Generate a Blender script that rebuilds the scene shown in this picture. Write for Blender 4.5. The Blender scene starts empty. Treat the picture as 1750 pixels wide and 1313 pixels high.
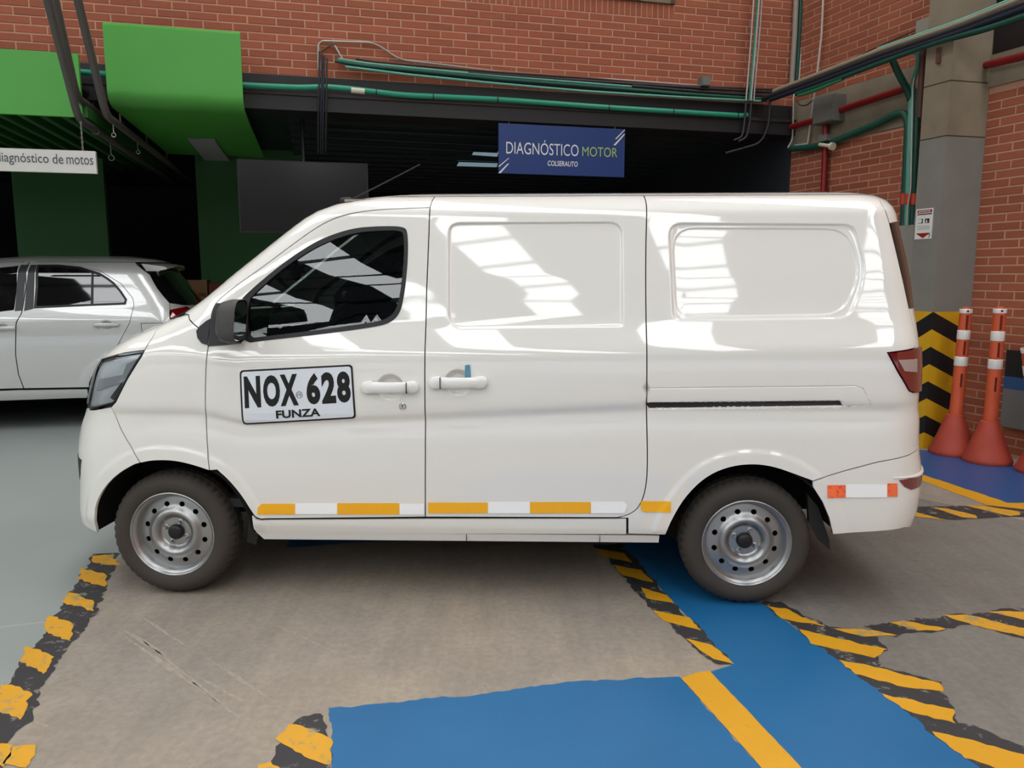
import bpy, bmesh, math, random
import numpy as np
from mathutils import Vector, Matrix
from mathutils.geometry import delaunay_2d_cdt

random.seed(7)
scene = bpy.context.scene
COL = scene.collection

# ---------------------------------------------------------------- camera, world, exposure
cam_data = bpy.data.cameras.new('camera')
cam_data.sensor_fit = 'HORIZONTAL'; cam_data.sensor_width = 36.0
cam_data.lens = 36.0*1312.0/1750.0
cam_data.clip_start = .05; cam_data.clip_end = 200
cam = bpy.data.objects.new('camera', cam_data); COL.objects.link(cam)
cam.location = (0, 0, 1.45)
cam.rotation_euler = (math.radians(90 - 8.0), 0, 0)
scene.camera = cam
world = bpy.data.worlds.new('World'); scene.world = world
world.use_nodes = True
world.node_tree.nodes['Background'].inputs[0].default_value = (.80, .88, 1.0, 1)
world.node_tree.nodes['Background'].inputs[1].default_value = 1.0
SKYLIGHT = 5.0                      # daylight coming through the translucent roof sheets
scene.view_settings.view_transform = 'Standard'
scene.view_settings.look = 'None'
scene.view_settings.exposure = 0.0
scene.view_settings.gamma = 1.0
scene.view_settings.use_curve_mapping = False
# ---------------------------------------------------------------- projection helpers
F_PX, CX, CY = 1312.0, 875.0, 656.5
PITCH = math.radians(8.0)
CAM_H = 1.45
CAM = np.array([0.0, 0.0, CAM_H])
def ray(u, v):
    a = (u - CX) / F_PX; b = -(v - CY) / F_PX
    return np.array([a, math.cos(PITCH) + b*math.sin(PITCH), -math.sin(PITCH) + b*math.cos(PITCH)])
def proj(p):
    x, y, z = p[0], p[1], p[2] - CAM_H
    zc = y*math.cos(PITCH) - z*math.sin(PITCH); yc = y*math.sin(PITCH) + z*math.cos(PITCH)
    return CX + F_PX*x/zc, CY - F_PX*yc/zc
def hit(u, v, point, normal):
    d = ray(u, v); point = np.array(point, float); normal = np.array(normal, float)
    return CAM + d*(((point - CAM) @ normal) / (d @ normal))
def ground(u, v, z=0.0):
    return hit(u, v, (0, 0, z), (0, 0, 1))
def gauss(a, s, step):
    n = max(1, int(4*s/step)); k = np.exp(-.5*(np.arange(-n, n+1)*step/s)**2); k /= k.sum()
    return np.convolve(np.pad(a, n, mode='edge'), k, 'valid')
def sstep(t):
    t = np.clip(t, 0, 1); return t*t*(3 - 2*t)
def sdf_poly(poly, x, z):
    """signed distance to a polygon, positive inside"""
    poly = np.asarray(poly, float); x = np.asarray(x, float); z = np.asarray(z, float)
    d = np.full(x.shape, 1e9); inside = np.zeros(x.shape, bool)
    n = len(poly)
    for i in range(n):
        ax, az = poly[i]; bx, bz = poly[(i+1) % n]
        ex_, ez_ = bx-ax, bz-az; L = ex_*ex_+ez_*ez_ + 1e-18
        t = np.clip(((x-ax)*ex_+(z-az)*ez_)/L, 0, 1)
        d = np.minimum(d, (x-ax-t*ex_)**2+(z-az-t*ez_)**2)
        if az != bz:
            c = ((az > z) != (bz > z)) & (x < (bx-ax)*(z-az)/(bz-az)+ax)
            inside ^= c
    d = np.sqrt(d)
    return np.where(inside, d, -d)
def resample(poly, step, closed=True):
    poly = [np.asarray(p, float) for p in poly]; out = []
    m = len(poly) if closed else len(poly)-1
    for i in range(m):
        a, b = poly[i], poly[(i+1) % len(poly)]
        k = max(1, int(round(np.linalg.norm(b-a)/step)))
        for j in range(k): out.append(a + (b-a)*j/k)
    if not closed: out.append(poly[-1])
    return out
def round_poly(poly, r, n=5):
    """round the corners of a 2-D polygon; r a number or one per corner"""
    P = [np.asarray(p, float) for p in poly]; out = []
    for i, p in enumerate(P):
        rr = r[i] if hasattr(r, '__len__') else r
        a, b = P[i-1]-p, P[(i+1) % len(P)]-p
        la, lb = np.linalg.norm(a), np.linalg.norm(b)
        k = min(rr, .48*la, .48*lb)
        if k < 1e-6: out.append(p); continue
        s, e = p + a/la*k, p + b/lb*k
        for j in range(n+1):
            t = j/n; out.append((1-t)**2*s + 2*t*(1-t)*p + t*t*e)
    return out
def chaikin(P, n=2, closed=False):
    P = [np.asarray(p, float) for p in P]
    for _ in range(n):
        Q = [] if closed else [P[0]]
        for i in range(len(P) if closed else len(P)-1):
            a, b = P[i], P[(i+1) % len(P)]; Q += [.75*a+.25*b, .25*a+.75*b]
        if not closed: Q.append(P[-1])
        P = Q
    return P
def offset_poly(poly, d):
    """move a closed polygon inwards by d"""
    P = np.array(poly, float)
    A = .5*np.sum(P[:, 0]*np.roll(P[:, 1], -1) - np.roll(P[:, 0], -1)*P[:, 1])
    s = 1 if A > 0 else -1
    out = []
    for i in range(len(P)):
        e0 = P[i]-P[i-1]; e1_ = P[(i+1) % len(P)]-P[i]
        n0 = np.array([-e0[1], e0[0]])/(np.linalg.norm(e0)+1e-12); n1 = np.array([-e1_[1], e1_[0]])/(np.linalg.norm(e1_)+1e-12)
        m = n0+n1; l = np.linalg.norm(m)
        m = n0 if l < 1e-6 else m/l
        k = 1/max(.5, m @ n0)
        out.append(P[i] + s*m*d*k)
    return out

class Body:
    """half-width shell of a car body: S(q, z) runs from the front centre line round the side to the rear centre line"""
    def __init__(s, W, zk, ik, smooth, ZS, XF, XR, Lf, nf, Lr, nr, ztop, zshoulder, ntop, remap=None, feats=()):
        s.W = W; s.zt = np.arange(0, 2.2, .002); s.it = gauss(np.interp(s.zt, zk, ik), smooth, .002)
        s.xf = gauss(np.interp(s.zt, ZS, XF), .008, .002); s.xr = gauss(np.interp(s.zt, ZS, XR), .008, .002)
        s.Lf, s.nf, s.Lr, s.nr = Lf, nf, Lr, nr
        s.ztop, s.zsh, s.ntop = ztop, zshoulder, ntop
        s.remap = remap; s.feats = list(feats)
    def half(s, x, z):
        zz = s.remap(x, z) if s.remap else z
        c = np.clip((z - s.zsh)/(s.ztop - s.zsh), 0, 1)
        return (s.W - np.interp(zz, s.zt, s.it))*np.power(np.maximum(1 - c**s.ntop, 0), 1/s.ntop)
    def tab(s, t, z): return np.interp(z, t[0], t[1])
    def pars(s, z):
        xf = np.interp(z, s.zt, s.xf); xr = np.interp(z, s.zt, s.xr)
        L = s.tab(s.Lf, z); R = s.tab(s.Lr, z)
        return xf, xr, L, R
    def qrange(s, z):
        xf, xr, L, R = s.pars(z)
        return xf + L - L*math.pi/2, xr - R + R*math.pi/2
    def S(s, q, z, feats=True):
        q = np.asarray(q, float); z = np.asarray(z, float)
        xf, xr, L, R = s.pars(z)
        xc, xrc = xf+L, xr-R
        gf = np.clip((xc-q)/(L*math.pi/2), 0, 1); gr = np.clip((q-xrc)/(R*math.pi/2), 0, 1)
        a = np.sin(gf*math.pi/2); b = np.sin(gr*math.pi/2)
        x = np.clip(q, xc, xrc) - L*a + R*b
        nf = s.tab(s.nf, z); nr = s.tab(s.nr, z)
        y = s.half(x, z)*np.power(np.maximum(1-a**nf, 0), 1/nf)*np.power(np.maximum(1-b**nr, 0), 1/nr)
        if feats:
            for f in s.feats:
                y = y - f(x, z)*(y > .3)
        return np.stack([x, s.W - y, z], -1)
    def q_of(s, x, z):
        xf, xr, L, R = s.pars(z)
        xc, xrc = xf+L, xr-R
        if x < xc: return xc - L*math.asin(min(1, (xc-x)/L))
        if x > xrc: return xrc + R*math.asin(min(1, (x-xrc)/R))
        return x
    def normals(s, q, z, h=.0012):
        d1 = s.S(q+h, z) - s.S(q-h, z); d2 = s.S(q, z+h) - s.S(q, z-h)
        n = np.cross(d1, d2); l = np.linalg.norm(n, axis=-1, keepdims=True)
        n = n/np.maximum(l, 1e-12)
        return n
    def from_px(s, M, u, v):
        """(q, z) seen at a pixel; M = (origin, ex, ey) of the body frame"""
        O, ex, ey = M
        d = 0.02
        for _ in range(8):
            r = ray(u, v); o = CAM - O
            t = (d - o @ ey)/(r @ ey); p = o + r*t
            x, z = float(p @ ex), float(p[2])
            xf, xr, L, R = s.pars(z)
            x = min(max(x, xf+.02*L), xr-.02*R)
            q = s.q_of(x, z); d = .5*d + .5*float(s.S(q, z, False)[1])
        def f(q, z):
            P = s.S(q, z, False); w = O + ex*P[0] + ey*P[1] + np.array([0, 0, P[2]])
            return np.array(proj(w))
        T = np.array([u, v], float); best = (1e9, q, z)
        for _ in range(30):
            c = f(q, z); e = T-c; n = np.linalg.norm(e)
            if n < best[0]: best = (n, q, z)
            if n < .02: break
            h = 1e-3
            J = np.stack([(f(q+h, z)-c)/h, (f(q, z+h)-c)/h], 1)
            st = np.linalg.lstsq(J.T @ J + 50*np.eye(2), J.T @ e, rcond=None)[0]
            st = np.clip(st, -.05, .05); q += st[0]; z += st[1]
            z = min(max(z, .2), s.ztop-.004)
            a, b = s.qrange(z); q = min(max(q, a+.01), b-.01)
        return best[1], best[2], best[0]
# ---------------------------------------------------------------- materials
def lin(r, g, b):
    f = lambda c: (c/255/12.92) if c/255 <= .04045 else ((c/255+.055)/1.055)**2.4
    return (f(r), f(g), f(b), 1)
MATS = {}
def mat(name, rgb, rough=.5, metal=0, var=0., vs=4., bump=0., bs=60., coat=0., spec=.5, emit=None, es=0., trans=0., objvar=0., islvar=0., rvar=0., ior=1.45, stretch=None, detail=5.):
    if name in MATS: return MATS[name]
    m = bpy.data.materials.new(name); m.use_nodes = True
    nt = m.node_tree; N = nt.nodes; Lk = nt.links
    b = N['Principled BSDF']
    c = lin(*rgb)
    b.inputs['Base Color'].default_value = c
    b.inputs['Roughness'].default_value = rough; b.inputs['Metallic'].default_value = metal
    b.inputs['Specular IOR Level'].default_value = spec; b.inputs['IOR'].default_value = ior
    if coat:
        b.inputs['Coat Weight'].default_value = coat; b.inputs['Coat Roughness'].default_value = .03; b.inputs['Coat IOR'].default_value = 1.75
    if trans: b.inputs['Transmission Weight'].default_value = trans
    if emit is not None:
        b.inputs['Emission Color'].default_value = lin(*emit); b.inputs['Emission Strength'].default_value = es
    col = None
    tc = N.new('ShaderNodeTexCoord'); src = tc.outputs['Object']
    if stretch:
        mp = N.new('ShaderNodeMapping'); mp.inputs['Scale'].default_value = stretch
        Lk.new(src, mp.inputs['Vector']); src = mp.outputs['Vector']
    def mul(sock, lo, hi, factor):
        r = N.new('ShaderNodeMapRange'); r.inputs['To Min'].default_value = lo; r.inputs['To Max'].default_value = hi
        Lk.new(factor, r.inputs['Value'])
        x = N.new('ShaderNodeMix'); x.data_type = 'RGBA'; x.blend_type = 'MULTIPLY'; x.inputs[0].default_value = 1
        if sock is None: x.inputs[6].default_value = c
        else: Lk.new(sock, x.inputs[6])
        Lk.new(r.outputs[0], x.inputs[7]); return x.outputs[2]
    if var or bump or rvar:
        n = N.new('ShaderNodeTexNoise'); n.inputs['Scale'].default_value = vs; n.inputs['Detail'].default_value = detail
        Lk.new(src, n.inputs['Vector'])
        if var: col = mul(col, 1-var*2, 1+var*2, n.outputs['Fac'])
        if rvar:
            r = N.new('ShaderNodeMapRange'); r.inputs['To Min'].default_value = max(0, rough-rvar); r.inputs['To Max'].default_value = min(1, rough+rvar)
            Lk.new(n.outputs['Fac'], r.inputs['Value']); Lk.new(r.outputs[0], b.inputs['Roughness'])
    if objvar:
        o = N.new('ShaderNodeObjectInfo'); col = mul(col, 1-objvar, 1+objvar, o.outputs['Random'])
    if islvar:
        g = N.new('ShaderNodeNewGeometry'); col = mul(col, 1-islvar, 1+islvar, g.outputs['Random Per Island'])
    if col is not None: Lk.new(col, b.inputs['Base Color'])
    if bump:
        n2 = N.new('ShaderNodeTexNoise'); n2.inputs['Scale'].default_value = bs; n2.inputs['Detail'].default_value = 3
        Lk.new(src, n2.inputs['Vector'])
        bp = N.new('ShaderNodeBump'); bp.inputs['Strength'].default_value = bump; bp.inputs['Distance'].default_value = .01
        Lk.new(n2.outputs['Fac'], bp.inputs['Height']); Lk.new(bp.outputs[0], b.inputs['Normal'])
    MATS[name] = m
    return m

def glass(name, tint, rough=0.0, gain=1.7):
    """thin window pane: clear with a Fresnel reflection"""
    if name in MATS: return MATS[name]
    m = bpy.data.materials.new(name); m.use_nodes = True
    nt = m.node_tree; N = nt.nodes; Lk = nt.links; N.clear()
    out = N.new('ShaderNodeOutputMaterial')
    t = N.new('ShaderNodeBsdfTransparent'); t.inputs[0].default_value = lin(*tint)
    g = N.new('ShaderNodeBsdfGlossy'); g.inputs['Roughness'].default_value = rough
    fr = N.new('ShaderNodeFresnel'); fr.inputs[0].default_value = 1.55
    k = N.new('ShaderNodeMath'); k.operation = 'MULTIPLY'; k.inputs[1].default_value = gain; k.use_clamp = True
    Lk.new(fr.outputs[0], k.inputs[0])
    mx = N.new('ShaderNodeMixShader'); Lk.new(k.outputs[0], mx.inputs[0]); Lk.new(t.outputs[0], mx.inputs[1]); Lk.new(g.outputs[0], mx.inputs[2])
    Lk.new(mx.outputs[0], out.inputs[0])
    MATS[name] = m
    return m

def worn(name, rgb, under, cover=.5, scale=9., rough=.5, var=.08, fine=40., bump=.1):
    """paint worn through to what lies below it"""
    if name in MATS: return MATS[name]
    m = bpy.data.materials.new(name); m.use_nodes = True
    nt = m.node_tree; N = nt.nodes; Lk = nt.links; b = N['Principled BSDF']
    b.inputs['Roughness'].default_value = rough
    tc = N.new('ShaderNodeTexCoord')
    n = N.new('ShaderNodeTexNoise'); n.inputs['Scale'].default_value = scale; n.inputs['Detail'].default_value = 8; n.inputs['Roughness'].default_value = .7
    Lk.new(tc.outputs['Object'], n.inputs['Vector'])
    r = N.new('ShaderNodeValToRGB'); r.color_ramp.elements[0].position = cover-.02; r.color_ramp.elements[1].position = cover+.04
    Lk.new(n.outputs['Fac'], r.inputs[0])
    n2 = N.new('ShaderNodeTexNoise'); n2.inputs['Scale'].default_value = 3.; n2.inputs['Detail'].default_value = 6
    Lk.new(tc.outputs['Object'], n2.inputs['Vector'])
    mr = N.new('ShaderNodeMapRange'); mr.inputs['To Min'].default_value = 1-2*var; mr.inputs['To Max'].default_value = 1+2*var
    Lk.new(n2.outputs['Fac'], mr.inputs['Value'])
    x = N.new('ShaderNodeMix'); x.data_type = 'RGBA'; x.inputs[6].default_value = lin(*under); x.inputs[7].default_value = lin(*rgb)
    Lk.new(r.outputs[0], x.inputs[0])
    y = N.new('ShaderNodeMix'); y.data_type = 'RGBA'; y.blend_type = 'MULTIPLY'; y.inputs[0].default_value = 1
    Lk.new(x.outputs[2], y.inputs[6]); Lk.new(mr.outputs[0], y.inputs[7]); Lk.new(y.outputs[2], b.inputs['Base Color'])
    n3 = N.new('ShaderNodeTexNoise'); n3.inputs['Scale'].default_value = fine; Lk.new(tc.outputs['Object'], n3.inputs['Vector'])
    bp = N.new('ShaderNodeBump'); bp.inputs['Strength'].default_value = bump; bp.inputs['Distance'].default_value = .005
    Lk.new(n3.outputs['Fac'], bp.inputs['Height']); Lk.new(bp.outputs[0], b.inputs['Normal'])
    MATS[name] = m
    return m

def concrete(name, rgb, alt):
    """floated concrete: broad stains, fine speckle and faint drag marks"""
    m = bpy.data.materials.new(name); m.use_nodes = True
    nt = m.node_tree; N = nt.nodes; Lk = nt.links; b = N['Principled BSDF']; b.inputs['Roughness'].default_value = .6
    tc = N.new('ShaderNodeTexCoord')
    def noise(scale, detail, stretch=None, rot=0):
        n = N.new('ShaderNodeTexNoise'); n.inputs['Scale'].default_value = scale; n.inputs['Detail'].default_value = detail; n.inputs['Roughness'].default_value = .62
        if stretch:
            mp = N.new('ShaderNodeMapping'); mp.inputs['Scale'].default_value = stretch; mp.inputs['Rotation'].default_value = (0, 0, rot)
            Lk.new(tc.outputs['Object'], mp.inputs['Vector']); Lk.new(mp.outputs[0], n.inputs['Vector'])
        else: Lk.new(tc.outputs['Object'], n.inputs['Vector'])
        return n.outputs['Fac']
    def rng_(sock, a, c, lo, hi):
        r = N.new('ShaderNodeMapRange'); r.inputs['From Min'].default_value = a; r.inputs['From Max'].default_value = c; r.inputs['To Min'].default_value = lo; r.inputs['To Max'].default_value = hi
        Lk.new(sock, r.inputs['Value']); return r.outputs[0]
    x = N.new('ShaderNodeMix'); x.data_type = 'RGBA'; x.inputs[6].default_value = lin(*rgb); x.inputs[7].default_value = lin(*alt)
    Lk.new(rng_(noise(.9, 6), .38, .62, 0, 1), x.inputs[0])
    col = x.outputs[2]
    for s_ in (rng_(noise(34, 8), .3, .7, .86, 1.12), rng_(noise(1.2, 5, (9, 1, 1), .9), .35, .65, .93, 1.06), rng_(noise(3.2, 7), .3, .7, .90, 1.08)):
        y = N.new('ShaderNodeMix'); y.data_type = 'RGBA'; y.blend_type = 'MULTIPLY'; y.inputs[0].default_value = 1
        Lk.new(col, y.inputs[6]); Lk.new(s_, y.inputs[7]); col = y.outputs[2]
    Lk.new(col, b.inputs['Base Color'])
    bp = N.new('ShaderNodeBump'); bp.inputs['Strength'].default_value = .25; bp.inputs['Distance'].default_value = .006
    Lk.new(noise(60, 5), bp.inputs['Height']); Lk.new(bp.outputs[0], b.inputs['Normal'])
    MATS[name] = m
    return m

# ---------------------------------------------------------------- objects
ORG = {}                              # world -> own space for everything under an Empty
def tag(o, label=None, cat=None, group=None, kind=None):
    if label: o['label'] = label
    if cat: o['category'] = cat
    if group: o['group'] = group
    if kind: o['kind'] = kind
    return o
def thing(name, label, cat, loc=(0, 0, 0), rotz=0., group=None):
    o = bpy.data.objects.new(name, None); o.empty_display_size = .1
    COL.objects.link(o); o.location = Vector([float(c) for c in loc]); o.rotation_euler = (0, 0, rotz)
    ORG[o] = (Matrix.Translation(o.location) @ Matrix.Rotation(rotz, 4, 'Z')).inverted()
    return tag(o, label, cat, group)
def V(p): return Vector((float(p[0]), float(p[1]), float(p[2])))
def link_mesh(name, verts, faces, m, parent=None, local=False, smooth=None, normals=None):
    if parent is not None and not local and parent in ORG:
        I = ORG[parent]; verts = [I @ V(p) for p in verts]
    me = bpy.data.meshes.new(name)
    me.from_pydata([tuple(float(c) for c in p) for p in verts], [], [tuple(int(i) for i in f) for f in faces])
    me.materials.append(m)
    if smooth is not None:
        me.shade_smooth(); me.set_sharp_from_angle(angle=math.radians(smooth))
    me.update()
    if normals is not None:
        me.shade_smooth(); me.normals_split_custom_set_from_vertices([tuple(map(float, n)) for n in normals])
    o = bpy.data.objects.new(name, me); COL.objects.link(o)
    if parent is not None:
        o.parent = parent
        if parent in ORG: ORG[o] = ORG[parent]
    return o
class MB:
    def __init__(s): s.v = []; s.f = []
    def add(s, verts, faces):
        k = len(s.v); s.v += [np.array(p, float) for p in verts]; s.f += [tuple(i+k for i in f) for f in faces]; return s
    def hexa(s, p):                   # 8 corners: 0-3 one face, 4-7 the opposite one
        return s.add(p, [(3, 2, 1, 0), (4, 5, 6, 7), (0, 1, 5, 4), (1, 2, 6, 5), (2, 3, 7, 6), (3, 0, 4, 7)])
    def box(s, c, sz, ax=None):
        c = np.array(c, float); A = np.eye(3) if ax is None else np.array(ax, float); h = np.array(sz, float)/2
        P = [c + A[0]*x*h[0] + A[1]*y*h[1] + A[2]*z*h[2] for z in (-1, 1) for x, y in ((-1, -1), (1, -1), (1, 1), (-1, 1))]
        return s.hexa(P)
    def rbox(s, c, sz, r=.01, ax=None, n=2):
        """box with rounded edges"""
        bm = bmesh.new(); bmesh.ops.create_cube(bm, size=1)
        for v in bm.verts: v.co = Vector((v.co.x*sz[0], v.co.y*sz[1], v.co.z*sz[2]))
        bmesh.ops.bevel(bm, geom=bm.edges[:], offset=min(r, .49*min(sz)), segments=n, affect='EDGES', profile=.5)
        A = np.eye(3) if ax is None else np.array(ax, float); c = np.array(c, float)
        bm.verts.index_update()
        s.add([c + A[0]*v.co.x + A[1]*v.co.y + A[2]*v.co.z for v in bm.verts], [[v.index for v in f.verts] for f in bm.faces]); bm.free(); return s
    def tube(s, path, r, seg=10, cap=True, closed=False):
        P = [np.array(p, float) for p in path]; n = len(P); rings = []
        up = None
        for i in range(n):
            if closed: t = P[(i+1) % n]-P[i-1]
            else: t = P[min(i+1, n-1)]-P[max(i-1, 0)]
            t = t/np.linalg.norm(t)
            if up is None:
                up = np.array([0, 0, 1.]) if abs(t[2]) < .9 else np.array([1., 0, 0])
            a = np.cross(t, up); a /= np.linalg.norm(a); b = np.cross(a, t); up = b
            rr = r[i] if hasattr(r, '__len__') else r
            rings.append([P[i] + rr*(math.cos(k*2*math.pi/seg)*a + math.sin(k*2*math.pi/seg)*b) for k in range(seg)])
        base = len(s.v)
        for R in rings: s.v += R
        m = n if closed else n-1
        for i in range(m):
            for k in range(seg):
                a0 = base+i*seg; a1 = base+((i+1) % n)*seg
                s.f.append((a0+k, a1+k, a1+(k+1) % seg, a0+(k+1) % seg))
        if cap and not closed:
            s.f.append(tuple(base+k for k in range(seg))); s.f.append(tuple(base+(n-1)*seg+k for k in reversed(range(seg))))
        return s
    def lathe(s, prof, o, axis=(0, 0, 1), seg=32, x=None, cap=False):
        """prof = [(radius, height along axis)]"""
        o = np.array(o, float); ax = np.array(axis, float); ax /= np.linalg.norm(ax)
        u = np.array([1., 0, 0]) if abs(ax[0]) < .9 else np.array([0, 1., 0])
        if x is not None: u = np.array(x, float)
        u = u - ax*(u @ ax); u /= np.linalg.norm(u); w = np.cross(ax, u); base = len(s.v)
        for r, h in prof:
            for k in range(seg):
                t = k*2*math.pi/seg; s.v.append(o + ax*h + r*(math.cos(t)*u + math.sin(t)*w))
        for i in range(len(prof)-1):
            for k in range(seg):
                s.f.append((base+i*seg+k, base+i*seg+(k+1) % seg, base+(i+1)*seg+(k+1) % seg, base+(i+1)*seg+k))
        if cap:
            s.f.append(tuple(base+k for k in reversed(range(seg)))); s.f.append(tuple(base+(len(prof)-1)*seg+k for k in range(seg)))
        return s
    def prism(s, poly, d):
        """flat 3-D polygon pushed along the vector d"""
        P = [np.array(p, float) for p in poly]; n = len(P); d = np.array(d, float)
        return s.add(P + [p+d for p in P], [tuple(reversed(range(n))), tuple(range(n, 2*n))] + [(i, (i+1) % n, n+(i+1) % n, n+i) for i in range(n)])
    def build(s, name, m, parent=None, smooth=None, local=False):
        o = link_mesh(name, s.v, s.f, m, parent, local, smooth)
        return o
def fix_normals(o):
    bm = bmesh.new(); bm.from_mesh(o.data); bmesh.ops.recalc_face_normals(bm, faces=bm.faces[:]); bm.to_mesh(o.data); bm.free(); return o
def bend_path(path, r=.1, n=5):
    """round the corners of a 3-D polyline"""
    P = [np.array(p, float) for p in path]; out = [P[0]]
    for i in range(1, len(P)-1):
        a, b = P[i-1]-P[i], P[i+1]-P[i]; la, lb = np.linalg.norm(a), np.linalg.norm(b); k = min(r, .45*la, .45*lb)
        s_, e_ = P[i]+a/la*k, P[i]+b/lb*k
        for j in range(n+1):
            t = j/n; out.append((1-t)**2*s_+2*t*(1-t)*P[i]+t*t*e_)
    return out + [P[-1]]
def text_mesh(body, bold=0., shear=0., space=1.0):
    cu = bpy.data.curves.new('lettering', 'FONT'); cu.body = body; cu.size = 1; cu.offset = bold; cu.shear = shear; cu.space_character = space
    cu.resolution_u = 4; cu.fill_mode = 'FRONT'
    ob = bpy.data.objects.new('lettering', cu); COL.objects.link(ob)
    dg = bpy.context.evaluated_depsgraph_get(); dg.update()
    me = bpy.data.meshes.new_from_object(ob.evaluated_get(dg))
    v = np.array([tuple(p.co) for p in me.vertices])[:, :2]; f = [tuple(p.vertices) for p in me.polygons]
    bpy.data.objects.remove(ob); bpy.data.curves.remove(cu); bpy.data.meshes.remove(me)
    lo, hi = v.min(0), v.max(0)
    return (v-lo)/(hi-lo), f
def lettering(name, body, o, xa, ya, m, parent, bold=0., shear=0., space=1., local=False, lift=0.):
    """text filling the parallelogram o, o+xa, o+ya"""
    v, f = text_mesh(body, bold, shear, space)
    o = np.array(o, float); xa = np.array(xa, float); ya = np.array(ya, float)
    n = np.cross(xa, ya); n /= np.linalg.norm(n)
    return link_mesh(name, [o + xa*p[0] + ya*p[1] + n*lift for p in v], f, m, parent, local)
def copy_tree(o, parent=None, **kw):
    c = o.copy(); COL.objects.link(c); c.parent = parent
    if parent is not None: c.matrix_parent_inverse = o.matrix_parent_inverse.copy()
    for ch in list(o.children): copy_tree(ch, c)
    return c

# ---------------------------------------------------------------- body panels
def tri_domain(outer, holes, extra, step):
    """triangulate a polygon (with holes) in the plane with inner points; returns points, triangles, boundary loops"""
    loops = [resample(outer, step*.8)] + [resample(h, step*.5) for h in holes]
    pts, edges = [], []
    for L in loops:
        k = len(pts); pts += L; edges += [(k+i, k+(i+1) % len(L)) for i in range(len(L))]
    A = np.array(outer); x0, z0 = A.min(0); x1, z1 = A.max(0)
    gx, gz = np.meshgrid(np.arange(x0+step/2, x1, step), np.arange(z0+step/2, z1, step))
    gx[1::2] += step*.37
    cand = np.stack([gx.ravel(), gz.ravel()], 1)
    if len(extra):
        E_ = np.array(extra); cell = .012
        taken = {(int(math.floor(p[0]/cell))+i, int(math.floor(p[1]/cell))+j) for p in E_ for i in (-1, 0, 1) for j in (-1, 0, 1)}
        free = np.array([(int(math.floor(p[0]/cell)), int(math.floor(p[1]/cell))) not in taken for p in cand], bool)
        cand = np.vstack([E_, cand[free]])
    tol = min(step*.22, .005)
    keep = sdf_poly(outer, cand[:, 0], cand[:, 1]) > tol
    for h in holes: keep &= sdf_poly(h, cand[:, 0], cand[:, 1]) < -tol
    cand = cand[keep]
    seen = set(); out = []
    for p in cand:
        key = (round(p[0]/.002), round(p[1]/.002))
        if key not in seen: seen.add(key); out.append(p)
    allp = pts + out
    r = delaunay_2d_cdt([Vector((float(p[0]), float(p[1]))) for p in allp], edges, [], 0, 1e-6)
    P = np.array([tuple(v) for v in r[0]]); T = np.array([tuple(f) for f in r[2] if len(f) == 3])
    c = P[T].mean(1)
    ok = sdf_poly(outer, c[:, 0], c[:, 1]) > 0
    for h in holes: ok &= sdf_poly(h, c[:, 0], c[:, 1]) < 0
    T = T[ok]
    a = P[T[:, 0]]; b = P[T[:, 1]]; d = P[T[:, 2]]
    cr = (b[:, 0]-a[:, 0])*(d[:, 1]-a[:, 1])-(b[:, 1]-a[:, 1])*(d[:, 0]-a[:, 0])
    T[cr < 0] = T[cr < 0][:, ::-1]
    T = T[np.abs(cr) > 1e-10]
    cnt = {}
    for t in T:
        for i in range(3):
            e = (t[i], t[(i+1) % 3]); cnt[e] = cnt.get(e, 0)+1
    bd = [e for e in cnt if (e[1], e[0]) not in cnt]
    return P, T, bd
def panel(body, name, outer, m, parent, holes=(), extra=(), step=.03, off=0., gap=.0025, rim=.012, mirror=False, both=False, inset_holes=0.):
    """a sheet of the body skin cut out along a (q, z) outline"""
    outer = offset_poly(resample(outer, .03), gap) if gap else outer
    P, T, bd = tri_domain(outer, list(holes), extra, step)
    q, z = P[:, 0], P[:, 1]
    X = body.S(q, z); Nn = body.normals(q, z)
    X = X + Nn*off
    n = len(X)
    verts = list(X); norms = list(Nn); faces = [tuple(t) for t in T]
    ids = sorted({i for e in bd for i in e}); mp = {}
    for i in ids:
        mp[i] = len(verts); verts.append(X[i]); norms.append(None)
        verts.append(X[i]-Nn[i]*rim); norms.append(None)
    rimn = {i: np.zeros(3) for i in ids}
    for a, b in bd:
        t = X[b]-X[a]; rn_ = np.cross(t, Nn[a]); rimn[a] += rn_; rimn[b] += rn_
        if both and abs(X[a][1]-body.W) < .004 and abs(X[b][1]-body.W) < .004: continue
        faces.append((mp[b], mp[a], mp[a]+1, mp[b]+1))
    for i in ids:
        l = np.linalg.norm(rimn[i]); nn = rimn[i]/l if l > 1e-12 else Nn[i]
        norms[mp[i]] = nn; norms[mp[i]+1] = nn
    verts = np.array(verts); norms = np.array(norms)
    def mir(v): w = v.copy(); w[:, 1] = 2*body.W - w[:, 1]; return w
    def mirn(v): w = v.copy(); w[:, 1] = -w[:, 1]; return w
    if mirror: verts, norms, faces = mir(verts), mirn(norms), [tuple(reversed(f)) for f in faces]
    if both:
        k = len(verts); faces = faces + [tuple(i+k for i in reversed(f)) for f in faces]
        verts, norms = np.vstack([verts, mir(verts)]), np.vstack([norms, mirn(norms)])
    return link_mesh(name, verts, faces, m, parent, local=True, normals=norms)
def ring_points(poly, ds, step=.014):
    base = resample(poly, step); out = []
    for d in ds: out += list(offset_poly(base, d))
    return out
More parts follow.
